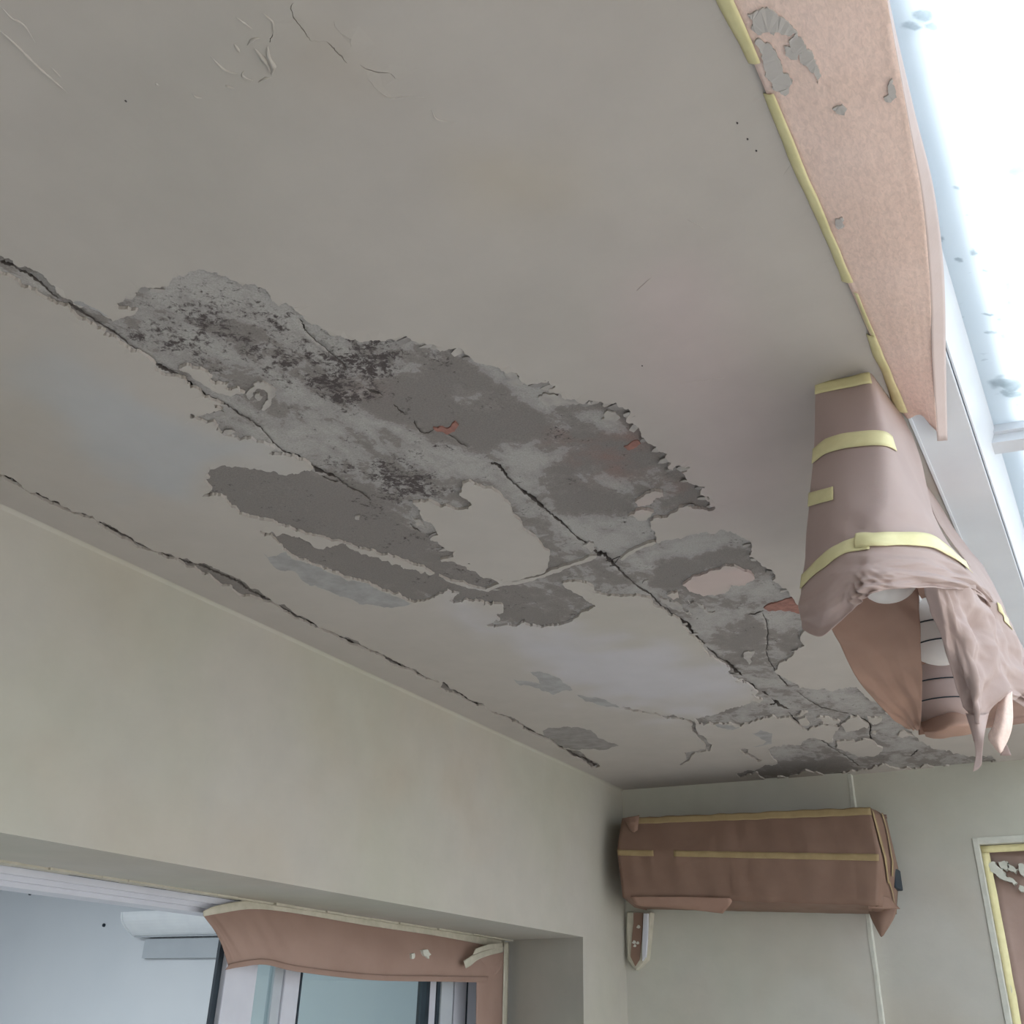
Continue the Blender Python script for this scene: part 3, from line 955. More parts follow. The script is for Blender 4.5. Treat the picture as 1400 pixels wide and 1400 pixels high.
# the bare cement behind, cut through by the cracks
ZR = ZC + 0.0058
crack_px = [ribbon(p, [min(q, 6.5) * 0.72 for q in w], rs, 0.6) for p, w in CRACK]
crack_xy = [ceil_xy(c_, ZR) for c_ in crack_px]
rrect = [(XW - 0.004, 0.2), (XE - 0.002, 0.2), (XE - 0.002, YB), (XW - 0.004, YB)]
gx, gy = np.meshgrid(np.arange(XW, XE, 0.009), np.arange(0.6, YB, 0.009))
g2 = np.stack([gx.ravel(), gy.ravel()], 1) + rng.uniform(-0.003, 0.003, (gx.size, 2))
hp = np.zeros(len(g2), bool)
for h_ in hole_xy:
    for dx, dy in ((0, 0), (0.03, 0), (-0.03, 0), (0, 0.03), (0, -0.03)):
        hp |= inside(h_, g2 + np.array([dx, dy]))
g2 = g2[hp]
near_crack = np.zeros(len(g2), bool)


def keep_render(c_):
    k = np.ones(len(c_), bool)
    for q in crack_xy:
        k &= ~inside(q, c_)
    return k


v, f = cdt_region([rrect] + crack_xy, g2, keep_render)
# raise relief
rel = 0.0016 * vnoise(v[:, 0] * 11, v[:, 1] * 7, 21) + 0.0014 * vnoise(v[:, 0] * 40, v[:, 1] * 28, 22) + 0.0008 * vnoise(v[:, 0] * 95, v[:, 1] * 70, 23)
zr = ZR + rel
e = np.concatenate([f[:, [0, 1]], f[:, [1, 2]], f[:, [2, 0]]])
_, inv, cnt = np.unique(np.sort(e, 1), axis=0, return_inverse=True, return_counts=True)
bnd = e[cnt[inv.ravel()] == 1]
bnd = np.array([q for q in bnd if 0.21 < v[q[0], 1] < YB - 0.001 and XW < v[q[0], 0] < XE - 0.003])
bv = np.unique(bnd)
top = -np.ones(len(v), int)
top[bv] = len(v) + np.arange(len(bv))
V = np.concatenate([np.column_stack([v, zr]), np.column_stack([v[bv], np.full(len(bv), ZR + 0.009)])])
faces = [tuple(t[::-1]) for t in f] + [(a, b_, top[b_], top[a]) for a, b_ in bnd]
rend = link_mesh('exposed_render', V, faces, M_REND, ceiling, True, [M_REND, M_CRACK], [0] * len(f) + [1] * len(bnd))
rend['label'] = 'bare grey cement render showing where the plaster has peeled'
TONE = [  # polygon, tone
    (H2, -0.7),
    ([(796, 550), (842, 548), (864, 565), (886, 604), (919, 633), (944, 660), (980, 694), (954, 697), (926, 668), (896, 640), (868, 602), (850, 576), (820, 560)], -0.6),
    ([(510, 464), (558, 462), (600, 482), (630, 478), (660, 500), (640, 496), (610, 492), (560, 478)], 0.3),
    ([(280, 640), (430, 645), (520, 690), (600, 760), (680, 800), (560, 775), (400, 725), (300, 690)], -0.55),
    ([(356, 724), (590, 786), (640, 812), (566, 824), (470, 792), (390, 755)], -0.5),
    ([(545, 520), (640, 490), (700, 530), (740, 570), (780, 600), (860, 600), (900, 620), (880, 650), (800, 640), (720, 620), (640, 610), (560, 590), (500, 560)], -0.5),
    ([(720, 640), (820, 650), (880, 680), (860, 710), (780, 700)], -0.35),
    ([(590, 800), (700, 800), (815, 830), (760, 856), (690, 856), (620, 824)], -0.3),
    ([(880, 800), (930, 780), (1000, 750), (1020, 764), (960, 780), (930, 805)], -0.45),
    ([(960, 865), (1040, 860), (1095, 880), (1060, 910), (1000, 890)], -0.25),
    ([(640, 470), (760, 535), (800, 560), (740, 560), (690, 530), (630, 500)], 0.5),
    ([(330, 390), (400, 420), (480, 470), (520, 520), (430, 470), (360, 420)], 0.35),
    ([(560, 605), (640, 625), (690, 650), (620, 660), (560, 640)], 0.35),
    ([(760, 710), (890, 710), (895, 738), (830, 757), (790, 730)], 0.4),
    ([(860, 770), (990, 724), (1027, 745), (930, 770)], 0.35),
    ([(1000, 795), (1060, 790), (1080, 820), (1030, 815)], 0.35),
    ([(1050, 835), (1095, 840), (1097, 866), (1050, 868)], 0.3),
    ([(670, 610), (760, 600), (800, 620), (760, 640), (690, 640)], 0.4),
    ([(780, 650), (840, 660), (850, 680), (790, 680)], 0.4),
    ([(1095, 940), (1175, 940), (1200, 975), (1130, 965)], 0.3),
    ([(160, 400), (260, 372), (330, 392), (330, 420), (230, 420)], 0.25),
    ([(0, 350), (90, 410), (60, 408), (0, 372)], 0.1),
    ([(300, 565), (420, 620), (405, 628), (310, 595)], 0.35),
    ([(1000, 1052), (1060, 1048), (1160, 1046), (1165, 1056), (1060, 1063)], -0.6)]
ROUGHP = [([(165, 440), (250, 405), (330, 400), (430, 440), (520, 470), (540, 520), (480, 570), (330, 520), (250, 500), (200, 480)], 1.0),
          ([(470, 465), (560, 465), (620, 490), (540, 530), (480, 510)], 0.9),
          ([(430, 510), (520, 520), (540, 560), (460, 560)], 0.8),
          ([(430, 620), (560, 630), (640, 670), (600, 690), (560, 690), (590, 740), (500, 700)], 0.8),
          ([(500, 640), (580, 650), (620, 680), (540, 670)], 0.7),
          ([(0, 350), (80, 395), (90, 410), (40, 395)], 0.8),
          ([(840, 590), (900, 620), (960, 670), (900, 650)], 0.4),
          ([(1130, 960), (1180, 965), (1180, 980), (1120, 975)], 0.7),
          ([(640, 790), (700, 800), (760, 840), (690, 830)], 0.4)]
REDP = [([(740, 590), (870, 585), (900, 640), (820, 660), (760, 620)], 0.6), ([(480, 530), (530, 535), (530, 545), (470, 545)], 0.6), ([(900, 660), (940, 655), (960, 690), (905, 700)], 0.5)]
px = to_px(V)


def attr_field(name, polys, base, r):
    a = np.full(len(V), base)
    for p, s in polys:
        a += sample(field(p, r), px) * s
    at = rend.data.attributes.new(name, 'FLOAT', 'POINT')
    at.data.foreach_set('value', a.astype(np.float32))


attr_field('tone', TONE, 0.50, 2)
attr_field('rough', ROUGHP, 0.0, 4)
attr_field('red', REDP, 0.0, 4)
struct(MB().box(XI, XE + 0.001, Y0, YB + 0.1, ZC + 0.015, ZC + 0.06).build('slab', M_CRACK, ceiling))
ceiling['label'] = 'skimmed ceiling with large peeled and cracked areas'


# bricks showing through
def slabby(name, poly, z0, z1, mt, parent, bulge=0.0, amp=0.08):
    lp = ceil_xy(jag(poly, amp, 3.0, rs), z0)
    v, f = cdt_region([lp], [], lambda c_: inside(lp, c_))
    o = skin_mesh(name, v, f, z0, z1, [mt], np.zeros(len(f), int), parent, bulge, 9)
    return o


for p in ([(592, 585), (604, 584), (613, 586), (618, 580), (622, 577), (627, 582), (622, 590), (612, 594), (598, 590)],
          [(853, 611), (862, 606), (872, 602), (876, 607), (868, 612), (858, 615)],
          [(1044, 831), (1052, 826), (1062, 824), (1072, 820), (1084, 817), (1093, 826), (1100, 838), (1090, 839), (1080, 835), (1068, 834), (1052, 836)]):
    br = slabby('brick', p, ZC + 0.0034, ZC + 0.013, M_BRICK, ceiling, 0.001)


# chips of plaster hanging on the broken edge
CHIP = [(558, 464, 10), (585, 473, 8), (626, 480, 9), (640, 490, 6), (698, 512, 11), (712, 522, 8), (738, 526, 10), (752, 530, 9), (768, 541, 7), (800, 552, 8), (812, 549, 9), (830, 553, 8),
        (846, 556, 10), (858, 568, 9), (868, 584, 9), (880, 602, 8), (898, 615, 9), (910, 630, 8), (918, 642, 7), (932, 641, 9), (940, 658, 8), (956, 668, 9), (960, 682, 8), (972, 692, 8),
        (940, 693, 8), (1022, 746, 7), (1030, 766, 7), (1052, 782, 8), (1074, 808, 7), (1088, 890, 8), (592, 732, 9), (608, 752, 8), (616, 764, 7), (640, 772, 8), (690, 792, 7), (676, 806, 7),
        (1003, 922, 7), (1012, 930, 8), (992, 914, 6), (1030, 944, 7), (950, 868, 6), (936, 854, 7), (300, 566, 7), (312, 592, 7), (176, 404, 7), (198, 396, 8), (214, 398, 7)]
for k, (a, b_, r_) in enumerate(CHIP):
    c_ = P(a, b_, 2, ZC + 0.001)
    n = 6
    rad = r_ * 0.00095 * (1 + 0.45 * rs.uniform(-1, 1, n))
    an = np.linspace(0, 2 * math.pi, n, endpoint=False) + rs.uniform(0, 1)
    tx, ty_ = rs.uniform(-0.28, 0.28, 2)
    low = [(c_[0] + 1.5 * q * math.cos(t), c_[1] + q * math.sin(t)) for q, t in zip(rad, an)]
    vs = [(x, y, ZC + 0.0012 + tx * (x - c_[0]) + ty_ * (y - c_[1])) for x, y in low]
    vs += [(x, y, z + 0.0016) for x, y, z in vs]
    fs = [tuple(reversed(range(n))), tuple(range(n, 2 * n))] + [(i, (i + 1) % n, n + (i + 1) % n, n + i) for i in range(n)]
    link_mesh('plaster_chip', vs, fs, M_PALE if k % 3 else M_SKIM_D, ceiling)


# bent wire sticking out of the crack
def tube(pts, r, n=6):
    mb = MB()
    pts = [np.array(p, float) for p in pts]
    rings = []
    for i, p in enumerate(pts):
        d = pts[min(i + 1, len(pts) - 1)] - pts[max(i - 1, 0)]
        d /= np.linalg.norm(d) + 1e-9
        a = np.cross(d, [0, 0, 1.0])
        if np.linalg.norm(a) < 1e-3:
            a = np.cross(d, [1.0, 0, 0])
        a /= np.linalg.norm(a)
        b_ = np.cross(d, a)
        rr = r[i] if hasattr(r, '__len__') else r
        rings.append(len(mb.v))
        for k in range(n):
            t = 2 * math.pi * k / n
            mb.v.append(tuple(p + rr * (a * math.cos(t) + b_ * math.sin(t))))
    for r0, r1 in zip(rings, rings[1:]):
        for k in range(n):
            mb.f.append((r0 + k, r0 + (k + 1) % n, r1 + (k + 1) % n, r1 + k))
    mb.f.append(tuple(rings[0] + k for k in range(n)))
    mb.f.append(tuple(rings[-1] + k for k in reversed(range(n))))
    return mb


tube([P(829, 767, 2, ZC + 0.004), P(838, 764.5, 2, ZC - 0.006), P(848, 760.5, 2, ZC - 0.012), P(843, 767, 2, ZC - 0.010), P(838, 773, 2, ZC - 0.004), P(834, 774, 2, ZC + 0.004)], 0.0011).build('wire', M_WIRE, ceiling, smooth=True)

# raised plaster ridges where the skim has blown
RIDGE = [([(287, 76), (297, 87), (307, 96), (318, 100), (327, 101)], 1.6), ([(358, 17), (366, 24), (373, 31), (373, 46)], 1.4), ([(366, 63), (367, 77), (374, 91), (371, 103)], 2.4),
         ([(333, 97), (331, 103), (338, 108), (346, 110)], 1.6), ([(371, 106), (362, 108), (353, 113)], 1.4), ([(348, 66), (356, 76), (365, 88), (370, 100)], 2.2),
         ([(320, 60), (328, 72)], 1.6), ([(338, 62), (346, 54), (356, 52)], 1.6), ([(322, 23), (334, 32), (345, 40)], 1.2), ([(-5, 38), (20, 60), (50, 90), (75, 112), (92, 127)], 1.6),
         ([(2, 10), (16, 25), (32, 34), (48, 58)], 1.4), ([(70, 92), (84, 107)], 1.0), ([(516, 123), (534, 134), (552, 133), (580, 133)], 1.0), ([(590, 150), (598, 164), (625, 168)], 1.0),
         ([(308, 117), (320, 121)], 1.6), ([(262, 127), (268, 133), (276, 134)], 1.2), ([(212, 114), (217, 117)], 1.4), ([(940, 300), (962, 312)], 0.8), ([(870, 398), (890, 380)], 0.8), ([(930, 524), (990, 517)], 0.8)]
for p, w in RIDGE:
    k = len(p)
    n = max(6, int(sum(math.dist(p[i], p[i + 1]) for i in range(k - 1)) / 4))
    cc = catmull(np.array(p, float), n)
    pts = [P(a, b_, 2, ZC - 0.0001) for a, b_ in cc]
    rr = np.sin(np.linspace(0.15, math.pi - 0.15, n)) * w * 0.0011 * (1 + 0.35 * rs.uniform(-1, 1, n))
    mb = tube(pts, list(rr))
    o = mb.build('plaster_ridge', M_CEIL, ceiling, smooth=True)
    set_tint(o)

# little dark nail heads / pits on the ceiling
for a, b_ in ((1008, 168), (1022, 190), (1034, 206), (172, 138), (878, 500)):
    c_ = P(a, b_, 2, ZC)
    mb = MB()
    mb.prism([(c_[0] + 0.0011 * math.cos(t), c_[1] + 0.0016 * math.sin(t)) for t in np.linspace(0, 6.28, 7)[:-1]], 2, ZC - 0.0006, ZC + 0.001)
    mb.build('nail_head', M_WIRE, ceiling)

# ------------------------------------------------------------------ veranda edge: white trim and translucent roof
struct(MB().box(XE, -0.0705, Y0, YB, ZC - 0.001, ZC + 0.06).build('trim_2', M_PVC, bevel=0.002))
struct(MB().prism([(-0.0690, ZC + 0.003), (-0.0660, ZC + 0.003), (-0.0400, ZC + 0.062), (-0.0400, ZC + 0.068), (-0.0690, ZC + 0.07)], 1, Y0, YB).box(-0.0705, -0.0690, Y0, YB, ZC + 0.009, ZC + 0.07).build('trim_3', M_PVC, bevel=0.002))
struct(MB().box(XE - 0.0015, XE + 0.004, Y0, YB, ZC - 0.004, ZC + 0.01).build('trim_4', M_PVC, bevel=0.001))

# unseen board added above the roof sheets to shade their inner edge softly
struct(MB().prism([(-0.09, 2.76), (0.045, 2.745), (0.045, 2.75), (-0.09, 2.775)], 1, Y0, YB).build('roof_shade_board', M_HOUSE))

roof = bpy.data.objects.new('roof', None)
COL.objects.link(roof)
roof['kind'] = 'structure'
ZR0 = 2.668


def roof_z(x):
    return ZR0 - 0.10 * (x + 0.0375)


RY = [-2.1, -1.21, -0.32, 0.62, 1.738, 2.60, 3.55, 4.02]
MOULD = [(1262, 22, 16, 6), (1245, 36, 14, 5), (1275, 34, 10, 5), (1370, 36, 5, 4), (1310, 20, 10, 2.5), (1311, 97, 3, 3), (1313, 108, 3, 3), (1393, 232, 14, 8), (1363, 231, 4, 2),
         (1306, 259, 5, 2.5), (1352, 271, 5, 3), (1320, 295, 3, 2), (1344, 281, 2, 2), (1332, 343, 6, 5), (1346, 372, 5, 2.5), (1381, 391, 5, 3), (1379, 412, 4, 2.5), (1365, 436, 4, 2.5),
         (1368, 461, 5, 2), (1375, 525, 22, 8), (1382, 538, 12, 5), (1350, 430, 6, 2), (1310, 354, 6, 2.5), (1285, 325, 5, 4), (1388, 553, 3, 2), (1355, 455, 6, 2), (1370, 78, 2, 2), (1390, 353, 3, 2)]
for i in range(7):
    ya, yb = RY[i] + 0.02, RY[i + 1] - 0.02
    fine = i == 3
    xs = np.concatenate([np.arange(-0.045, 0.30, 0.003), np.linspace(0.34, 3.0, 12)]) if fine else np.array([-0.045, 0.3, 1.2, 3.0])
    ys = np.arange(ya, yb, 0.003) if fine else np.array([ya, (ya + yb) / 2, yb])
    if fine:
        ys = np.append(ys, yb)
    X_, Y_ = np.meshgrid(xs, ys)
    g = np.stack([X_, Y_, roof_z(X_)], 2)
    o = sheet('roof_sheet', g, M_ROOF, roof, 0.006, False)
    co = np.empty(len(o.data.vertices) * 3, np.float32)
    o.data.vertices.foreach_get('co', co)
    co = co.reshape(-1, 3).astype(float)
    a = np.zeros(len(co))
    if fine:
        pp = to_px(co)
        pp = pp + np.stack([vnoise(co[:, 0] * 70, co[:, 1] * 70, 31), vnoise(co[:, 0] * 70, co[:, 1] * 70, 32)], 1) * 10
        for mx_, my_, sx, sy in MOULD:
            d = ((pp[:, 0] - mx_) / sx) ** 2 + ((pp[:, 1] - my_) / sy) ** 2
            a = np.maximum(a, np.clip(1.4 - d, 0, 0.62))
    at = o.data.attributes.new('mould', 'FLOAT', 'POINT')
    at.data.foreach_set('value', a.astype(np.float32))
for i, y in enumerate(RY[1:-1]):
    mb = MB()
    for dy0, dy1, d0, d1 in ((-0.022, 0.022, 0.0, 0.024), (-0.033, 0.033, 0.0, 0.008)):
        mb.hexa([(-0.05, y + dy0, roof_z(-0.05) - d1 - 0.006), (3.0, y + dy0, roof_z(3.0) - d1 - 0.006), (3.0, y + dy1, roof_z(3.0) - d1 - 0.006), (-0.05, y + dy1, roof_z(-0.05) - d1 - 0.006),
                 (-0.05, y + dy0, roof_z(-0.05) + 0.01 - d0), (3.0, y + dy0, roof_z(3.0) + 0.01 - d0), (3.0, y + dy1, roof_z(3.0) + 0.01 - d0), (-0.05, y + dy1, roof_z(-0.05) + 0.01 - d0)])
    mb.build('rafter', M_PVC, roof)
struct(MB().box(2.93, 3.03, Y0, YB, 2.22, 2.34).build('trim_5', M_PVC))
for y in (-2.1, 0.6, 3.5):
    MB().box(2.94, 3.02, y, y + 0.08, 0, 2.25).build('post', M_PVC, roof)

# ------------------------------------------------------------------ masking paper along the veranda edge
edge = empty('edge_masking_sheet', 'long tan masking paper sheet hanging loose along the bright ceiling edge', 'masking paper')
ty = np.array([-0.35, 0.25, 0.55, 0.72, 0.88, 1.11, 1.30, 1.482, 1.56])
rows = []
outer = [(1130, -330), (1190, -140), (1208, -60), (1213, 0), (1241, 160), (1262, 280), (1272, 400), (1275, 500), (1281, 590)]
for i, y in enumerate(ty):
    if y <= 1.49:
        a = np.array([XE - 0.004, y, ZC - 0.004])
    else:
        a = P(1257, 561, 2, ZC - 0.008)
    ox, oy = outer[i]
    zed = 2.578 if i < 7 else (2.575 if i == 7 else 2.57)
    b_ = P(ox, oy, 2, zed)
    mid = a * 0.5 + b_ * 0.5
    mid[2] -= 0.004
    rows.append([a, mid, b_])
ge = crumple(surf(rows, 90, 26), 0.003, 0.10, 5)
sheet('paper', ge, M_PAPER_EDGE, edge, 0.0008)
# folded lip turned up along the free edge
lip_out = [(1138, -330), (1196, -140), (1212, -60), (1216, 0), (1250, 150), (1278, 265), (1291, 380), (1293.5, 500), (1295.5, 602)]
lip_in = outer[:-1] + [(1282, 604)]
rows = []
for i in range(len(ty)):
    b_ = P(*lip_in[i], 2, 2.578 if i < 7 else 2.572)
    c_ = P(*lip_out[i], 2, 2.592 if i < 7 else 2.585)
    b_[2] += 0.0012
    rows.append([b_, b_ * 0.5 + c_ * 0.5, c_])
gl_ = surf(rows, 90, 6)
sheet('folded_lip', gl_, M_PAPER_FOLD, edge, 0.0008)['label'] = 'greyer folded lip along the free edge of the sheet'
# yellow tape along the ceiling edge (two lengths with a gap where filler covers it)
tape_r = [(985, 0), (1000, 30), (1030, 72), (1034, 78)]


def edge_tape(y0, y1, w0, w1, n, seed):
    yy = np.linspace(y0, y1, n)
    w = np.linspace(w0, w1, n) * (1 + 0.5 * vnoise(yy * 14, yy * 0, seed))
    sk = 0.0012 * vnoise(yy * 30, yy * 0 + 2, seed)
    g = np.zeros((n, 5, 3))
    for k in range(5):
        g[:, k, 0] = XE - w * (1 - k / 4) + 0.003 * (k / 4) + sk
        g[:, k, 1] = yy
        g[:, k, 2] = ZC - (0.0012, 0.0042, 0.0070, 0.0082, 0.0088)[k]
    return g


yE = lambda a, b_: P(a, b_, 2, ZC)[1]
for y0, y1, w0, w1, s in ((-0.3, yE(1035, 80), 0.011, 0.012, 1), (yE(1054, 122), yE(1163, 380), 0.007, 0.011, 2), (yE(1170, 395), yE(1192, 468), 0.005, 0.004, 3), (yE(1188, 455), yE(1232, 560), 0.009, 0.013, 4)):
    sheet('tape', edge_tape(y0, y1, w0, w1, 40, s), M_TAPE, edge, 0.0006)
# filler smeared over the paper
for poly in ([(1022, 20), (1034, 15), (1046, 12), (1058, 16), (1068, 24), (1080, 34), (1091, 46), (1078, 50), (1066, 45), (1050, 44), (1036, 48), (1028, 36)],
             [(1088, 44), (1098, 56), (1108, 70), (1115, 86), (1123, 104), (1118, 116), (1110, 100), (1104, 92), (1092, 74), (1080, 62)],
             [(1032, 60), (1042, 56), (1052, 60), (1062, 74), (1068, 88), (1079, 104), (1076, 130), (1066, 126), (1056, 114), (1044, 92)], [(1072, 64), (1086, 66), (1100, 74), (1090, 82), (1074, 76)],
             [(1208, 134), (1214, 122), (1220, 108), (1224, 122), (1222, 136), (1212, 140)], [(1138, 150), (1152, 144), (1158, 150), (1146, 156)], [(1142, 300), (1152, 298), (1155, 310), (1146, 314)]):
    lp = np.array(jag(poly, 0.16, 3, rs))
    gp = to_px(ge.reshape(-1, 3))
    q = []
    tri_v, tri_f = cdt_region([lp / 100], [], lambda c_: inside(lp / 100, c_))
    pv = tri_v * 100
    d = ((pv[:, None, :] - gp[None]) ** 2).sum(2).argmin(1)
    zz_ = ge.reshape(-1, 3)[d][:, 2] - 0.0022
    vv = np.array([P(a, b_, 2, z) for (a, b_), z in zip(pv, zz_)])
    nb = len(vv)
    fr_, inv2 = [], None
    e = np.concatenate([tri_f[:, [0, 1]], tri_f[:, [1, 2]], tri_f[:, [2, 0]]])
    _, inv2, cnt2 = np.unique(np.sort(e, 1), axis=0, return_inverse=True, return_counts=True)
    bb = e[cnt2[inv2.ravel()] == 1]
    link_mesh('filler_smear', np.concatenate([vv, vv + [0, 0, 0.002]]), [tuple(t[::-1]) for t in tri_f] + [(a, b_, b_ + nb, a + nb) for a, b_ in bb], M_SPLASH, edge)['label'] = 'grey filler smear'

# ------------------------------------------------------------------ paper-wrapped fixture hanging from the ceiling edge
bag = empty('wrapped_ceiling_fixture', 'ceiling fixture wrapped in crumpled brown paper, white round shades showing in its mouth', 'wrapped fixture')
hood_rows = [
    [(1115, 524, 1.335), (1133, 521, 1.333), (1160, 516, 1.332), (1188, 510, 1.328), (1200, 522, 1.36), (1215, 543, 1.42), (1232, 563, 1.475)],
    [(1113, 610, 1.325), (1132, 603, 1.30), (1162, 598, 1.28), (1207, 596, 1.275), (1226, 606, 1.33), (1244, 612, 1.43), (1256, 618, 1.53)],
    [(1106, 690, 1.315), (1130, 685, 1.27), (1165, 677, 1.245), (1216, 672, 1.245), (1258, 682, 1.32), (1276, 704, 1.46), (1284, 722, 1.58)],
    [(1098, 786, 1.305), (1125, 763, 1.25), (1160, 748, 1.22), (1210, 742, 1.215), (1276, 746, 1.29), (1316, 772, 1.46), (1340, 792, 1.62)],
    [(1092, 830, 1.303), (1122, 815, 1.235), (1160, 790, 1.205), (1208, 778, 1.20), (1282, 780, 1.27), (1334, 796, 1.45), (1366, 832, 1.65)],
    [(1097, 860, 1.31), (1124, 869, 1.26), (1165, 834, 1.225), (1207, 808, 1.205), (1284, 804, 1.28), (1338, 812, 1.46), (1370, 848, 1.67)]]
gh0 = px_surf(hood_rows, 120, 120)
uu, vv = np.meshgrid(np.linspace(0, 1, 120), np.linspace(0, 1, 120))
amt = np.clip((vv - 0.30) * 1.3, 0.04, 1) * np.clip(0.35 + uu * 1.2, 0, 1)
gh = crumple(crumple(gh0, 0.036, 0.080, 12, amt), 0.012, 0.035, 19, amt)
# bunched crumple at the front of the hem
lump = np.exp(-((uu - 0.42) / 0.09) ** 2 - ((vv - 0.93) / 0.10) ** 2)
gh = gh + grid_normals(gh0) * (lump * (0.010 + 0.05 * fold(uu * 15, vv * 12, 4)))[..., None]
sheet('paper_hood', gh, M_PAPER_BAG, bag, 0.0009, True)
# the far side sheet that hangs below, seen from its inner side
side_rows = [[(1112, 800, 1.40), (1160, 790, 1.40), (1205, 785, 1.42), (1251, 785, 1.46)],
             [(1132, 850, 1.47), (1170, 835, 1.47), (1212, 825, 1.48), (1257, 830, 1.52)],
             [(1150, 885, 1.54), (1185, 880, 1.55), (1222, 872, 1.56), (1259, 880, 1.60)],
             [(1172, 928, 1.63), (1200, 925, 1.65), (1230, 920, 1.66), (1261, 930, 1.70)],
             [(1206, 968, 1.76), (1222, 968, 1.78), (1240, 965, 1.79), (1260, 968, 1.80)],
             [(1238, 996, 1.90), (1246, 998, 1.90), (1252, 998, 1.90), (1258, 1000, 1.91)]]
sheet('side_sheet', crumple(px_surf(side_rows, 60, 50), 0.022, 0.14, 7), M_PAPER_BAG_IN, bag, 0.0009)['label'] = 'tan side sheet seen from its inner face'
# dim back sheet at the far end
back_rows = [[(1180, 760, 1.98), (1260, 770, 2.0), (1350, 800, 2.02)], [(1230, 880, 2.02), (1290, 880, 2.03), (1372, 900, 2.05)], [(1252, 960, 2.03), (1300, 960, 2.05), (1420, 960, 2.08)],
             [(1256, 1004, 2.0), (1310, 1000, 2.02), (1420, 985, 2.05)]]
sheet('back_sheet', crumple(px_surf(back_rows, 40, 40), 0.012, 0.12, 9), M_PAPER_BAG_IN, bag, 0.0009)
# curled bottom
curl_rows = [[(1256, 985, 1.93), (1280, 972, 1.90), (1305, 964, 1.90), (1330, 975, 1.95)], [(1262, 1000, 1.86), (1285, 998, 1.84), (1310, 990, 1.85), (1340, 990, 1.9)],
             [(1266, 1007, 1.90), (1285, 1010, 1.90), (1312, 1006, 1.90), (1345, 1001, 1.95)]]
sheet('curled_hem', crumple(px_surf(curl_rows, 30, 40), 0.008, 0.07, 2), M_PAPER_BAG_IN, bag, 0.0009)
# right-hand flap, brightly lit and creased
rf_rows = [[(1262, 786, 1.285), (1298, 788, 1.33), (1334, 798, 1.45), (1362, 832, 1.60), (1385, 868, 1.72)],
           [(1285, 862, 1.38), (1318, 856, 1.40), (1352, 860, 1.50), (1384, 888, 1.64), (1408, 915, 1.76)],
           [(1304, 928, 1.45), (1334, 922, 1.45), (1368, 922, 1.55), (1402, 945, 1.68), (1432, 975, 1.80)],
           [(1322, 986, 1.50), (1336, 988, 1.49), (1352, 985, 1.54), (1375, 950, 1.63), (1420, 985, 1.78)]]
g0 = px_surf(rf_rows, 80, 90)
uf, vf = np.meshgrid(np.linspace(0, 1, 90), np.linspace(0, 1, 80))
g = g0 + grid_normals(g0) * (0.062 * fold(uf * 2.6 + vf * 0.5, vf * 1.5, 17) + 0.026 * fold(uf * 5, vf * 3.5, 5))[..., None]
sheet('side_flap', g, M_PAPER_BAG, bag, 0.0009, True)
grf = g
t_rows = [[(1320, 975, 1.495), (1336, 978, 1.485), (1352, 975, 1.54)], [(1330, 1008, 1.50), (1338, 1006, 1.495), (1346, 1004, 1.50)], [(1334, 1030, 1.50), (1338, 1030, 1.50), (1343, 1030, 1.50)],
          [(1330, 1055, 1.50), (1336, 1052, 1.50), (1342, 1046, 1.50)]]
sheet('paper_tail', px_surf(t_rows, 24, 8), M_PAPER_BAG, bag, 0.0008)
t_rows = [[(1364, 962, 1.58), (1375, 952, 1.58), (1384, 945, 1.60)], [(1358, 990, 1.57), (1372, 986, 1.56), (1385, 985, 1.58)], [(1351, 1008, 1.57), (1365, 1012, 1.56), (1380, 1008, 1.58)],
          [(1364, 1028, 1.57), (1368, 1030, 1.57), (1371, 1026, 1.57)]]
sheet('paper_tail', px_surf(t_rows, 24, 16), M_PAPER_EDGE, bag, 0.0008)
t_rows = [[(1373, 1016, 1.59), (1375, 1017, 1.59), (1377, 1019, 1.59)], [(1367, 1033, 1.59), (1375, 1033, 1.59), (1383, 1033, 1.59)]]
sheet('paper_tail', px_surf(t_rows, 6, 6), M_PAPER_BAG, bag, 0.0008)
# second fold behind on the right, towards the white trim
bf_rows = [[(1252, 640, 1.62), (1262, 655, 1.70), (1270, 668, 1.78)], [(1284, 715, 1.66), (1300, 728, 1.76), (1316, 738, 1.86)], [(1326, 775, 1.72), (1340, 778, 1.82), (1352, 786, 1.92)],
           [(1362, 835, 1.78), (1374, 840, 1.88), (1382, 850, 2.0)], [(1392, 900, 1.9), (1400, 905, 2.0), (1412, 915, 2.1)]]
sheet('back_fold', crumple(px_surf(bf_rows, 40, 20), 0.008, 0.1, 6), M_PAPER_BAG, bag, 0.0009)
# tapes on the wrapping
for a in ((0.0, 0.02, 0.50, 0.02, 0.036, 30), (0.0, [0.236, 0.218, 0.212, 0.21, 0.215], 0.60, 0, 0.05, 40), (0.0, [0.385, 0.38], 0.22, 0, 0.044, 16),
          (0.0, [0.635, 0.625, 0.605, 0.60], 0.44, 0, 0.068, 30), (0.37, [0.585, 0.588, 0.59, 0.59, 0.60], 0.88, 0, 0.068, 60)):
    u0, v0, u1, v1, w, n = a
    sheet('tape', strip_on(gh, u0, v0, u1, v1, w, n, 0.0022 if u0 == 0 else 0.0034, 0.0, 3), M_TAPE, bag, 0.0006)
sheet('tape', strip_on(grf, 0.70, 0.02, 1.0, 0.16, 0.09, 24, 0.002), M_TAPE, bag, 0.0006)


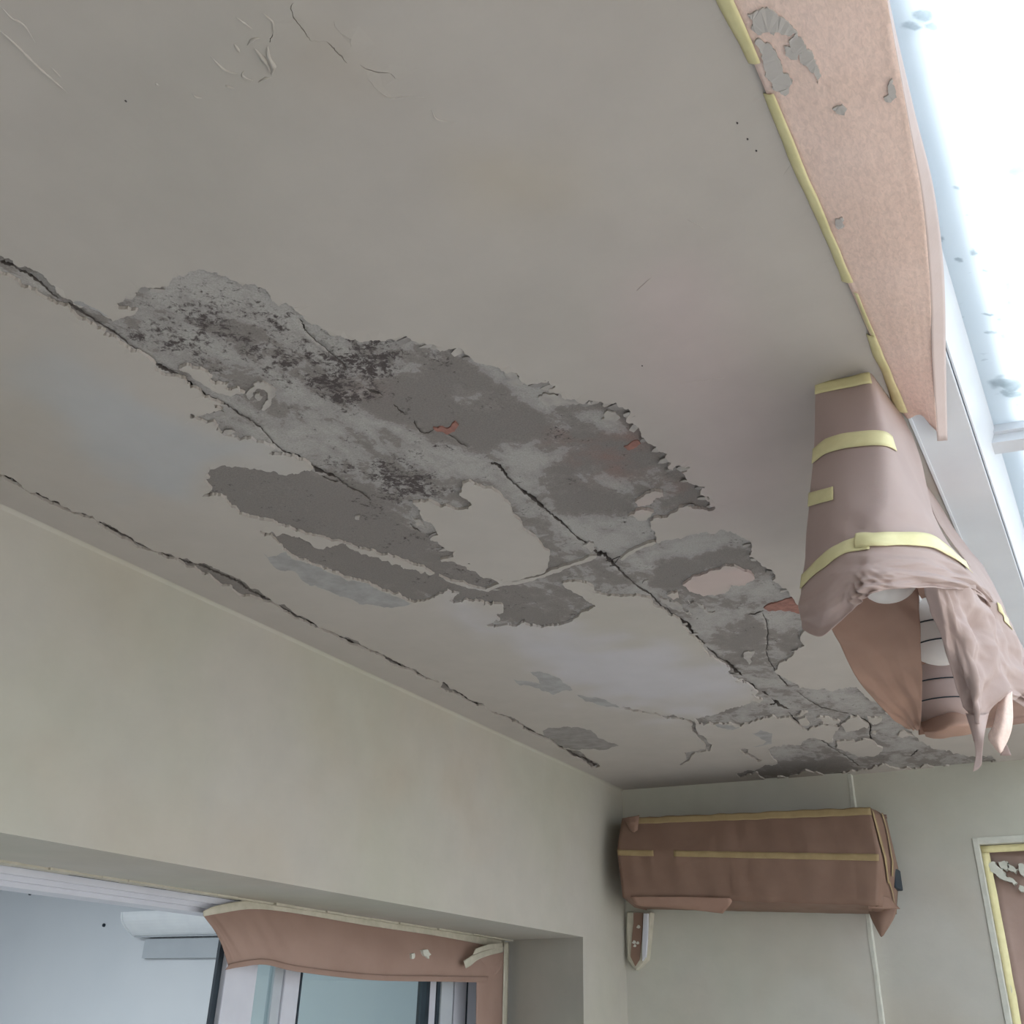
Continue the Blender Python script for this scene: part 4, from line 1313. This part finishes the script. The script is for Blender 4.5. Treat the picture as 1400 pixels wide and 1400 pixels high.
# the white round shades inside
def globe(px_, py_, y, r, sq, name, n=28, m_=18):
    c0 = P(px_, py_, 1, y)
    vs, fs = [], []
    for i in range(m_ + 1):
        t = math.pi * i / m_
        for k in range(n):
            a = 2 * math.pi * k / n
            vs.append((c0[0] + r * math.sin(t) * math.cos(a), c0[1] + r * math.sin(t) * math.sin(a), c0[2] + r * sq * math.cos(t)))
    for i in range(m_):
        for k in range(n):
            q = i * n + k
            k2 = i * n + (k + 1) % n
            fs.append((q, k2, k2 + n, q + n))
    o = link_mesh(name, vs, fs, M_SHADE, bag, True)
    return o, c0


def shade_ring(c0, r, dz, sh):
    mb = tube([(c0[0] + r * math.cos(a), c0[1] + r * math.sin(a), c0[2] + dz) for a in np.linspace(0, 2 * math.pi, 40)], 0.0012)
    mb.build('seam_ring', M_SEAL, sh, smooth=True)


o, c0 = globe(1212, 790, 1.46, 0.045, 0.85, 'round_shade')
o, c0 = globe(1284, 862, 1.72, 0.062, 0.95, 'round_shade')
shade_ring(c0, 0.0625, -0.002, o)
shade_ring(c0, 0.052, -0.032, o)
o, c0 = globe(1290, 950, 1.92, 0.066, 0.95, 'lower_shade')
o.data.materials[0] = M_PAPER_BAG  # last shade of the stack, paper colour imitates the shadow on it
shade_ring(c0, 0.0665, 0.012, o)
shade_ring(c0, 0.062, -0.022, o)
# the rail they are carried by, fixed under the ceiling
tube([P(1190, 740, 1, 1.44), P(1235, 800, 1, 1.60), P(1262, 838, 1, 1.75), P(1283, 868, 1, 1.95)], 0.012, 10).build('rail', M_SHADE, bag, smooth=True)

# ------------------------------------------------------------------ wrapped air conditioner on the back wall
ac = empty('wrapped_air_conditioner', 'air conditioner boxed in brown paper and tape on the back wall corner', 'air conditioner')
YF = 3.70
tl, tr_ = P(851, 1118, 1, YF + 0.04), P(1190, 1104, 1, YF + 0.02)
ml, mr = P(844, 1164, 1, YF - 0.01), P(1202, 1170, 1, YF - 0.02)
bl, br_ = P(852, 1226, 1, YF), P(1200, 1238, 1, YF - 0.005)
ul, ur = P(868, 1240, 1, YF + 0.10), P(1190, 1244, 1, YF + 0.10)
xl = -1.775
prof = []
for k, t in enumerate(np.linspace(0, 1, 7)):
    row = []
    for a, b_ in ((tl, tr_), (ml, mr), (bl, br_), (ul, ur)):
        row.append(a * (1 - t) + b_ * t)
    y_w = pier_y(min(row[0][0], -0.87)) - 0.004
    top_b = np.array([row[0][0], y_w, row[0][2] + 0.012])
    bot_b = np.array([row[3][0], y_w, row[3][2] + 0.004])
    prof.append([top_b, row[0], row[1], row[2], row[3], bot_b])
prof = np.array(prof)
prof[..., 0] = np.maximum(prof[..., 0], xl)
pd = []
for k in range(7):
    dense = [prof[k, 0]]
    for s in range(5):
        for t in np.linspace(0, 1, 9)[1:]:
            dense.append(prof[k, s] * (1 - t) + prof[k, s + 1] * t)
    pd.append(dense)
ga = catmull(np.array(pd), 90).transpose(1, 0, 2)
ga[..., 0] = np.maximum(ga[..., 0], xl)
em = np.ones(ga.shape[:2])
em[:6] = 0.2
em[-6:] = 0.2
ga = crumple(ga, 0.016, 0.15, 21, em)
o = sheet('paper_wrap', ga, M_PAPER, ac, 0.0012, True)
# right end cap
re = ga[:, -1]
cap = []
cy = re[0].copy()
for t in np.linspace(0, 1, 12):
    cap.append([p * (1 - t) + np.array([p[0] + 0.006, YB - 0.08, p[2] * 0.985 + 0.035]) * t if True else p for p in re[8:33]])
cap = np.array(cap)
for i in range(12):
    cap[i, :, 1] = re[8:33, 1] * (1 - i / 11) + (pier_y(-0.87) - 0.004) * (i / 11)
    cap[i, :, 2] = re[8:33, 2]
    cap[i, :, 0] = re[8:33, 0] + 0.012 * math.sin(i / 11 * math.pi)
gc = crumple(cap, 0.012, 0.12, 8)
sheet('end_flap', gc, M_PAPER, ac, 0.0012)
le = ga[:, 0]
capl = np.array([[np.array([p[0] - 0.001, p[1] * (1 - t) + 3.92 * t, p[2]]) for p in le[8:33]] for t in np.linspace(0, 1, 6)])
sheet('end_flap', capl, M_PAPER, ac, 0.0012)
# tapes: top edge, middle seam (broken by a crumple), end seams
n_s = ga.shape[0] - 1
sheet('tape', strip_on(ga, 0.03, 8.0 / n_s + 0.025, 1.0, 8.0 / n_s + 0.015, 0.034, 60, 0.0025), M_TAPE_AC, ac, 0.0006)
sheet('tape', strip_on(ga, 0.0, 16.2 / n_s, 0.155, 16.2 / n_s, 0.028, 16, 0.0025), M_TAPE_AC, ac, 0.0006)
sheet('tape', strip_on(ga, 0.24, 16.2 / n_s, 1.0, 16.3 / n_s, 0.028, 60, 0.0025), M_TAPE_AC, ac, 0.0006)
gct = gc.transpose(1, 0, 2)[::1]


def cap_tape(pts, w):
    """a narrow tape on the end flap through (u across depth, v down) points"""
    nU, nV = gc.shape[0] - 1, gc.shape[1] - 1
    out = []
    for k in (-0.5, 0, 0.5):
        row = []
        for u, v_ in catmull(np.array(pts, float), 24):
            x, y = np.clip((u + k * w) * nU, 0, nU - 0.001), np.clip(v_ * nV, 0, nV - 0.001)
            i, j = int(x), int(y)
            fx, fy = x - i, y - j
            q = (gc[i, j] * (1 - fy) + gc[i, j + 1] * fy) * (1 - fx) + (gc[i + 1, j] * (1 - fy) + gc[i + 1, j + 1] * fy) * fx
            row.append(q + np.array([0.006, -0.002, 0]))
        out.append(row)
    return np.array(out)


sheet('tape', cap_tape([(0.02, 0.02), (0.10, 0.2), (0.16, 0.36), (0.30, 0.5)], 0.07), M_TAPE_AC, ac, 0.0006)
sheet('tape', cap_tape([(0.40, 0.0), (0.45, 0.12), (0.46, 0.25), (0.44, 0.44)], 0.06), M_TAPE_AC, ac, 0.0006)
sheet('tape', cap_tape([(0.30, 0.48), (0.6, 0.6), (0.92, 0.72)], 0.06), M_TAPE_AC, ac, 0.0006)
# hanging triangular flap at the right end, and the loose lap under the left end
y_t = 3.86
tri = [[P(1185, 1240, 1, y_t), P(1205, 1241, 1, y_t - 0.01), P(1227, 1242, 1, y_t)], [P(1192, 1258, 1, y_t), P(1205, 1259, 1, y_t - 0.012), P(1221, 1258, 1, y_t)],
       [P(1203, 1279, 1, y_t), P(1205, 1281, 1, y_t), P(1208, 1279, 1, y_t)]]
sheet('hanging_flap', surf(tri, 14, 12), M_PAPER, ac, 0.001)
spk = [[P(1190, 1222, 1, 3.70), P(1215, 1226, 1, 3.76)], [P(1187, 1242, 1, 3.70), P(1231, 1243, 1, 3.80)]]
sheet('hanging_flap', surf(spk, 8, 8), M_PAPER, ac, 0.001)
lap = [[P(862, 1226, 1, 3.695), P(930, 1226, 1, 3.69), P(998, 1228, 1, 3.69)], [P(872, 1238, 1, 3.71), P(930, 1237, 1, 3.70), P(1000, 1234, 1, 3.70)], [P(900, 1240, 1, 3.74), P(945, 1244, 1, 3.72), P(988, 1249, 1, 3.71)]]
sheet('hanging_flap', crumple(surf(lap, 14, 24), 0.004, 0.05, 3), M_PAPER_BAG_IN, ac, 0.001)
# torn scrap of paper at the left top corner
scr = [[P(852, 1118, 1, 3.69), P(866, 1116, 1, 3.685), P(874, 1114, 1, 3.70)], [P(856, 1126, 1, 3.68), P(866, 1126, 1, 3.675), P(873, 1126, 1, 3.69)], [P(861, 1136, 1, 3.70), P(866, 1138, 1, 3.69), P(872, 1135, 1, 3.70)]]
sheet('paper_scrap', crumple(surf(scr, 14, 14), 0.01, 0.05, 5), M_PAPER, ac, 0.001)
# dark gap of the casing visible at the right end
cas = [[P(1220, 1180, 1, 3.93), P(1226, 1196, 1, 3.93)], [P(1219, 1212, 1, 3.93), P(1222, 1219, 1, 3.93)]]
cc0 = P(1219, 1186, 1, 3.90)
MB().box(cc0[0] - 0.05, cc0[0] + 0.012, 3.88, 3.99, cc0[2] - 0.07, cc0[2]).build('casing', M_SEAL, ac, bevel=0.004)['label'] = 'dark casing end showing at a gap'
# ragged plaster line along the top of the wrap
mb = MB()
for i in range(46):
    t = i / 46
    p = prof[0, 0] * (1 - t) + prof[-1, 0] * t
    p2 = prof[0, 0] * (1 - t - 1 / 46) + prof[-1, 0] * (t + 1 / 46)
    hgt = 0.010 + 0.010 * rs.random()
    yv = p[1]
    mb.hexa([(p[0], yv - 0.03, p[2] - 0.004), (p2[0], yv - 0.03, p2[2] - 0.004), (p2[0], yv, p2[2] - 0.004), (p[0], yv, p[2] - 0.004),
             (p[0], yv - 0.008, p[2] + hgt), (p2[0], yv - 0.008, p2[2] + hgt * 0.9), (p2[0], yv, p2[2] + hgt * 0.9), (p[0], yv, p[2] + hgt)])
mb.build('torn_edge', M_PAPER, ac)

# pipe cover below the left end of the wrapped unit
pc = empty('pipe_cover', 'short pointed pipe cover with brown paper strip below the wrapped air conditioner', 'pipe cover')
ypc = 3.90
out_l = [P(a, b_, 1, ypc) for a, b_ in ((857, 1247), (890, 1247), (888, 1270), (884, 1312), (869, 1327), (858, 1312), (856, 1270))]
mb = MB()
mb.prism([(max(p[0], XW + 0.002), p[2]) for p in out_l], 1, ypc, 3.955)
mb.build('casing', M_TAPE_W, pc, bevel=0.004)
pap = [P(a, b_, 1, ypc - 0.004) for a, b_ in ((866, 1248), (879, 1248), (877, 1285), (874, 1312), (868.5, 1321), (862, 1308), (864, 1280), (866, 1262))]
MB().prism([(p[0], p[2]) for p in pap], 1, ypc - 0.004, ypc).build('paper_strip', M_PAPER, pc)
for a, b_, s in ((873, 1267, 2.5), (867, 1288, 2.5), (872, 1289, 2), (868, 1293, 2)):
    q = [P(a + s * math.cos(t) * (1 + 0.4 * math.sin(3 * t)), b_ + s * math.sin(t), 1, ypc - 0.005) for t in np.linspace(0, 6.28, 8)[:-1]]
    MB().prism([(p[0], p[2]) for p in q], 1, ypc - 0.006, ypc - 0.004).build('plaster_splash', M_BEAD, pc)
rib = [P(a, b_, 1, ypc - 0.003) for a, b_ in ((881, 1249), (887, 1249), (886, 1285), (884, 1308), (879, 1314), (879, 1285))]
MB().prism([(p[0], p[2]) for p in rib], 1, ypc - 0.012, ypc).build('side_rib', M_FRAME, pc, bevel=0.002)

# ------------------------------------------------------------------ window opening on the right of the back wall
win = bpy.data.objects.new('window_1', None)
COL.objects.link(win)
win['kind'] = 'structure'
FX = P(1345, 1175, 1, YB + 0.05)[0]
MB().box(WX0 - 0.0, WX0 + 0.05, YB + 0.09, YB + 0.17, 0.9, WZ1).box(WX0, 0.75, YB + 0.09, YB + 0.17, WZ1 - 0.05, WZ1).box(0.70, 0.75, YB + 0.09, YB + 0.17, 0.9, WZ1).box(WX0, 0.75, YB + 0.09, YB + 0.17, 0.9, 0.95).build('frame', M_PVC, win, bevel=0.004)
MB().box(WX0 + 0.05, 0.70, YB + 0.12, YB + 0.128, 0.95, WZ1 - 0.05).build('glass_pane', M_GLASS, win)
# pale skimmed arris round the opening
MB().box(WX0 - 0.018, WX0 + 0.002, YB - 0.004, YB + 0.02, 0.9, WZ1 + 0.02).box(WX0 - 0.018, 0.75, YB - 0.003, YB + 0.02, WZ1 - 0.002, WZ1 + 0.022).build('arris', M_BEAD, win, bevel=0.002)
wsheet = empty('window_masking_sheet', 'brown paper sheet splashed with grey plaster masking the window at the right', 'masking paper')
yw = YB + 0.06
gw = np.zeros((50, 40, 3))
xs = np.linspace(WX0 + 0.012, 0.72, 40)
zs = np.linspace(WZ1 - 0.012, 0.95, 50)
gw[..., 0] = xs[None]
gw[..., 2] = zs[:, None]
gw[..., 1] = yw + 0.018 * np.sin(np.clip((xs - WX0 - 0.012) / 0.08, 0, 1) * math.pi / 2)[None] + 0.01 * np.sin(xs * 14 + 1)[None]
gw = crumple(gw, 0.02, 0.25, 14)
sheet('paper', gw, M_PAPER_WIN, wsheet, 0.001)
for k, (x0, x1, z0, z1) in enumerate(((WX0 + 0.001, WX0 + 0.026, 0.95, WZ1 - 0.003), (WX0 + 0.001, 0.72, WZ1 - 0.026, WZ1 - 0.003))):
    n = 40
    g = np.zeros((n, 3, 3))
    t = np.linspace(0, 1, n)
    for j in range(3):
        if k == 0:
            g[:, j, 0] = x0 + (x1 - x0) * j / 2 + 0.003 * vnoise(t * 25, t * 0, 2) * (j == 2)
            g[:, j, 2] = z0 + (z1 - z0) * t
        else:
            g[:, j, 0] = x0 + (x1 - x0) * t
            g[:, j, 2] = z0 + (z1 - z0) * j / 2
        g[:, j, 1] = yw - 0.022 + 0.004 * j * (1 if k == 0 else -1)
    sheet('tape', g, M_TAPE, wsheet, 0.0006)
SPL = [[(1352, 1182), (1358, 1178), (1366, 1186), (1374, 1192), (1382, 1200), (1390, 1206), (1386, 1210), (1374, 1204), (1362, 1196), (1354, 1190)],
       [(1364, 1178), (1374, 1177), (1380, 1186), (1376, 1190), (1368, 1186)], [(1376, 1177), (1384, 1184), (1392, 1188), (1388, 1194), (1380, 1190)],
       [(1392, 1182), (1402, 1184), (1412, 1192), (1402, 1198), (1394, 1192)], [(1394, 1210), (1402, 1214), (1400, 1220), (1393, 1216)], [(1379, 1340), (1383, 1350), (1384, 1358), (1381, 1356)]]
for p in SPL:
    lp = [P(a, b_, 1, yw - 0.012) for a, b_ in jag(p, 0.12, 2, rs)]
    MB().prism([(q[0], q[2]) for q in lp], 1, yw - 0.018, yw + 0.02).build('plaster_splash', M_BEAD, wsheet)

# ------------------------------------------------------------------ doorway: frame, glazing, room behind
door = bpy.data.objects.new('door_1', None)
COL.objects.link(door)
door['kind'] = 'structure'
zf = P(0, 1209, 0, XI)[2]
# stepped head rail
hd = MB()
hd.box(XI - 0.11, XI - 0.002, -0.9, 3.66, zf + 0.024, ZL - 0.004)
hd.box(XI - 0.10, XI - 0.014, -0.9, 3.66, zf + 0.012, zf + 0.026)
hd.box(XI - 0.11, XI - 0.028, -0.9, 3.66, zf, zf + 0.014)
hd.build('head_rail', M_FRAME, door, bevel=0.0015)
MB().box(XI - 0.03, XI + 0.004, -0.9, 3.60, ZL - 0.005, ZL + 0.001).build('shadow_gap', M_SEAL, door)
jy = P(650, 1340, 0, XI - 0.03)[1]
MB().box(XI - 0.11, XI - 0.004, jy, 3.70, 0, zf + 0.02).build('jamb', M_FRAME, door, bevel=0.002)


def yat(px_, py_, x):
    return P(px_, py_, 0, x)[1]


# open sliding leaf edge with its dark seal, then the stiles of the fixed glazing
xs1 = XI - 0.055
y1 = yat(299, 1290, xs1)
MB().box(xs1 - 0.006, xs1 + 0.004, y1 + 0.004, y1 + 0.023, 0, zf + 0.005).build('seal', M_SEAL, door)
MB().box(xs1 - 0.022, xs1 + 0.022, y1 + 0.022, yat(352, 1325, xs1 + 0.02), 0, zf + 0.005).build('stile', M_FRAME, door, bevel=0.003)
xs2 = XI - 0.085
MB().box(xs2 - 0.02, xs2 + 0.02, yat(318, 1330, xs2), yat(341, 1330, xs2), 0, zf + 0.005).build('stile', M_FRAME, door, bevel=0.003)
MB().box(xs2 - 0.012, xs2 + 0.012, yat(372, 1330, xs2), yat(384, 1330, xs2), 0, zf + 0.005).build('stile', M_GREY, door, bevel=0.002)
MB().box(xs2 - 0.02, xs2 + 0.02, yat(384, 1330, xs2), yat(405, 1330, xs2), 0, zf + 0.005).build('stile', M_FRAME, door, bevel=0.003)
MB().box(xs2 - 0.024, xs2 + 0.022, yat(405, 1330, xs2), yat(407, 1330, xs2), 0, zf + 0.005).build('seal', M_SEAL, door)
for a, b_, mt_ in ((577, 582, M_SEAL), (582, 592, M_FRAME), (592, 596, M_SEAL), (596, 612, M_GREY), (612, 616, M_SEAL), (616, 632, M_FRAME), (632, 640, M_SEAL), (640, 660, M_GREY)):
    dx = 0.006 * (a % 3)
    MB().box(xs2 - 0.02, xs2 + 0.012 + dx, yat(a, 1360, xs2), yat(b_, 1360, xs2), 0, zf + 0.005).build('seal' if mt_ is M_SEAL else 'stile', mt_, door)
MB().box(xs2 - 0.004, xs2 + 0.004, yat(407, 1330, xs2), yat(577, 1330, xs2), 0, zf + 0.005).build('glass_pane', M_GLASS, door)
MB().box(xs2 - 0.004, xs2 + 0.004, yat(341, 1330, xs2), yat(372, 1330, xs2), 0, zf + 0.005).build('glass_pane', M_GLASS, door)

# room behind: side wall square to the doorway, far wall, ceiling, floor
YR = 4.0
struct(MB().box(-8.2, XI - 0.12, YR, YR + 0.15, 0, 2.75).build('wall_inner_side', M_INNER))
struct(MB().box(-8.3, -8.2, Y0, YR + 0.15, 0, 2.75).build('wall_inner_far', M_INNER))
struct(MB().box(-8.3, XI - 0.12, Y0 - 0.1, Y0, 0, 2.75).build('wall_inner_near', M_INNER))
struct(MB().box(-8.3, XI, Y0 - 0.1, YR + 0.15, 2.62, 2.75).build('ceiling_inner', M_INNER))
struct(MB().box(-8.3, XI - 0.05, Y0 - 0.1, YR + 0.15, -0.1, 0.0).build('floor_inner', M_FLOOR))
# white unit on that wall
unit = empty('wall_unit', 'white wall-mounted unit with curved end, seen through the doorway', 'wall unit')
a0, a1 = P(166, 1247, 1, YR - 0.16), P(176, 1270, 1, YR - 0.16)
xr = P(330, 1272, 1, YR - 0.16)[0]
zt, zb = a0[2], a1[2]
pts = []
for t in np.linspace(0, 1, 9):
    pts.append((YR - 0.16 + 0.11 * t ** 2.2, zt + (zb - zt - 0.03) * t))
prof_u = [(YR - 0.005, zt + 0.02)] + pts + [(YR - 0.005, zb - 0.03)]
MB().prism(prof_u, 0, a0[0] + 0.012, xr).build('body', M_UNIT, unit, smooth=False)
MB().prism([(y + (-0.004 if i else 0.0), z) for i, (y, z) in enumerate(prof_u)], 0, a0[0], a0[0] + 0.012).build('end_cap', M_UNIT, unit)
MB().box(a0[0] + 0.02, xr, YR - 0.062, YR - 0.045, zb - 0.033, zb - 0.028).build('louvre', M_GREY, unit)
g0_, g1_ = P(200, 1275, 1, YR - 0.03), P(330, 1309, 1, YR - 0.03)
bx = MB().box(g0_[0], g1_[0], YR - 0.03, YR - 0.001, g1_[2], zb - 0.040).build('unit_shade_patch', M_GREY)  # grey box put in for the shade below the unit on the wall
tag(bx, 'flat grey patch standing for the shade under the white wall unit behind the doorway', 'painted shade')
for a, b_ in ((42, 1222), (143, 1265)):
    c_ = P(a, b_, 1, YR)
    mb = MB()
    mb.prism([(c_[0] + 0.009 * math.cos(t), c_[2] + 0.009 * math.sin(t)) for t in np.linspace(0, 6.28, 9)[:-1]], 1, YR - 0.01, YR + 0.002)
    o = mb.build('screw_cap', M_SEAL)
    tag(o, 'small dark screw on the inner white wall, ' + ('nearer the door head' if a < 100 else 'nearer the white unit'), 'screw')

# ------------------------------------------------------------------ masking paper over the door frame
ds = empty('door_masking_sheet', 'terracotta brown paper sheet hung under the doorway lintel', 'masking paper')
xd = XI + 0.012
top_c = [(278, 1250), (300, 1246), (345, 1240), (400, 1245), (500, 1262), (600, 1277), (672, 1291), (690, 1296)]
mid_c = [(300, 1284), (318, 1285), (355, 1280), (410, 1286), (505, 1300), (600, 1311), (668, 1318), (687, 1322)]
bot_c = [(314, 1325), (332, 1321), (365, 1318), (412, 1328), (510, 1339), (600, 1341), (655, 1342), (668, 1342)]
rows = []
for r_, dx in ((top_c, 0.0), (mid_c, 0.022), (bot_c, 0.02)):
    rows.append([P(a, b_, 0, xd + dx) for a, b_ in r_])
gd = crumple(surf(rows, 36, 110), 0.008, 0.16, 6)
sheet('paper', gd, M_PAPER_DOOR, ds, 0.001)
hem = [[P(a, b_ - 7, 0, xd + 0.026) for a, b_ in bot_c], [P(a + (-2 if i else -6), b_ + 1, 0, xd + 0.030) for i, (a, b_) in enumerate(bot_c)]]
sheet('folded_hem', surf(hem, 5, 90), M_PAPER_DOOR, ds, 0.001)
tp_rows = [[P(a, b_ - 9 + (4 if i == 0 else 0), 0, xd + 0.004) for i, (a, b_) in enumerate(top_c)], [P(a, b_ - 4, 0, xd + 0.006) for a, b_ in top_c], [P(a, b_ + 3, 0, xd + 0.006) for a, b_ in top_c]]
sheet('tape', crumple(surf(tp_rows, 8, 90), 0.003, 0.06, 4), M_TAPE_W, ds, 0.0008)
for p in ([(577, 1299), (584, 1298), (589, 1305), (586, 1311), (580, 1307)], [(562, 1304), (566, 1303), (566, 1310), (563, 1311)]):
    lp = [P(a, b_, 0, xd + 0.028) for a, b_ in jag(p, 0.1, 2, rs)]
    MB().prism([(q[1], q[2]) for q in lp], 0, xd + 0.018, xd + 0.030).build('plaster_splash', M_BEAD, ds)
js = empty('jamb_masking_strip', 'narrow terracotta paper strip down the right side of the doorway', 'masking paper')
gj = px = None
rows = []
for y_p in (1298, 1350, 1400, 1500, 1700):
    xl_, xr_ = 652 + (y_p - 1298) * -0.012, 691 - (y_p - 1298) * 0.022
    rows.append([P(xl_, y_p, 0, xd + 0.016), P((xl_ + xr_) / 2, y_p, 0, xd + 0.024), P(xr_, y_p, 0, xd + 0.014)])
sheet('paper', crumple(surf(rows, 60, 12), 0.003, 0.1, 3), M_PAPER_DOOR, js, 0.001)
rows = []
for y_p in (1288, 1350, 1400, 1500, 1700):
    xr_ = 692 - (y_p - 1298) * 0.022
    rows.append([P(xr_ - 3, y_p, 0, xd + 0.018), P(xr_ + 1, y_p, 0, xd + 0.020), P(xr_ + 4, y_p, 0, xd + 0.018)])
sheet('tape', crumple(surf(rows, 60, 5), 0.002, 0.05, 8), M_TAPE_W, js, 0.0006)
tt = [[P(690, 1293, 0, xd + 0.03), P(668, 1298, 0, xd + 0.045), P(648, 1305, 0, xd + 0.05), P(638, 1311, 0, xd + 0.05), P(634, 1314, 0, xd + 0.05)],
      [P(688, 1302, 0, xd + 0.032), P(670, 1306, 0, xd + 0.05), P(654, 1312, 0, xd + 0.055), P(644, 1320, 0, xd + 0.055), P(637, 1324, 0, xd + 0.05)]]
tt2 = [[P(688, 1289, 0, xd + 0.03), P(668, 1291, 0, xd + 0.05), P(650, 1297, 0, xd + 0.06)], [P(688, 1296, 0, xd + 0.03), P(668, 1298, 0, xd + 0.055), P(647, 1305, 0, xd + 0.06)]]
torn = empty('torn_tape', 'pale torn tape end curling off the top right corner of the doorway', 'tape')
sheet('strip', crumple(surf(tt, 6, 30), 0.004, 0.04, 5), M_TAPE_W, torn, 0.001)
sheet('strip', crumple(surf(tt2, 6, 20), 0.004, 0.04, 6), M_TAPE_W, torn, 0.001)
# pale filler arris along the lintel's inner line
ar = MB()
for i in range(60):
    ya, yb = -0.9 + i * 4.53 / 60, -0.9 + (i + 1) * 4.53 / 60
    w = 0.03 + 0.012 * rs.random()
    ar.box(XI + 0.002, XI + w, ya, yb, ZL - 0.004 - 0.002 * rs.random(), ZL + 0.002)
struct(ar.build('trim_6', M_TAPE_W))
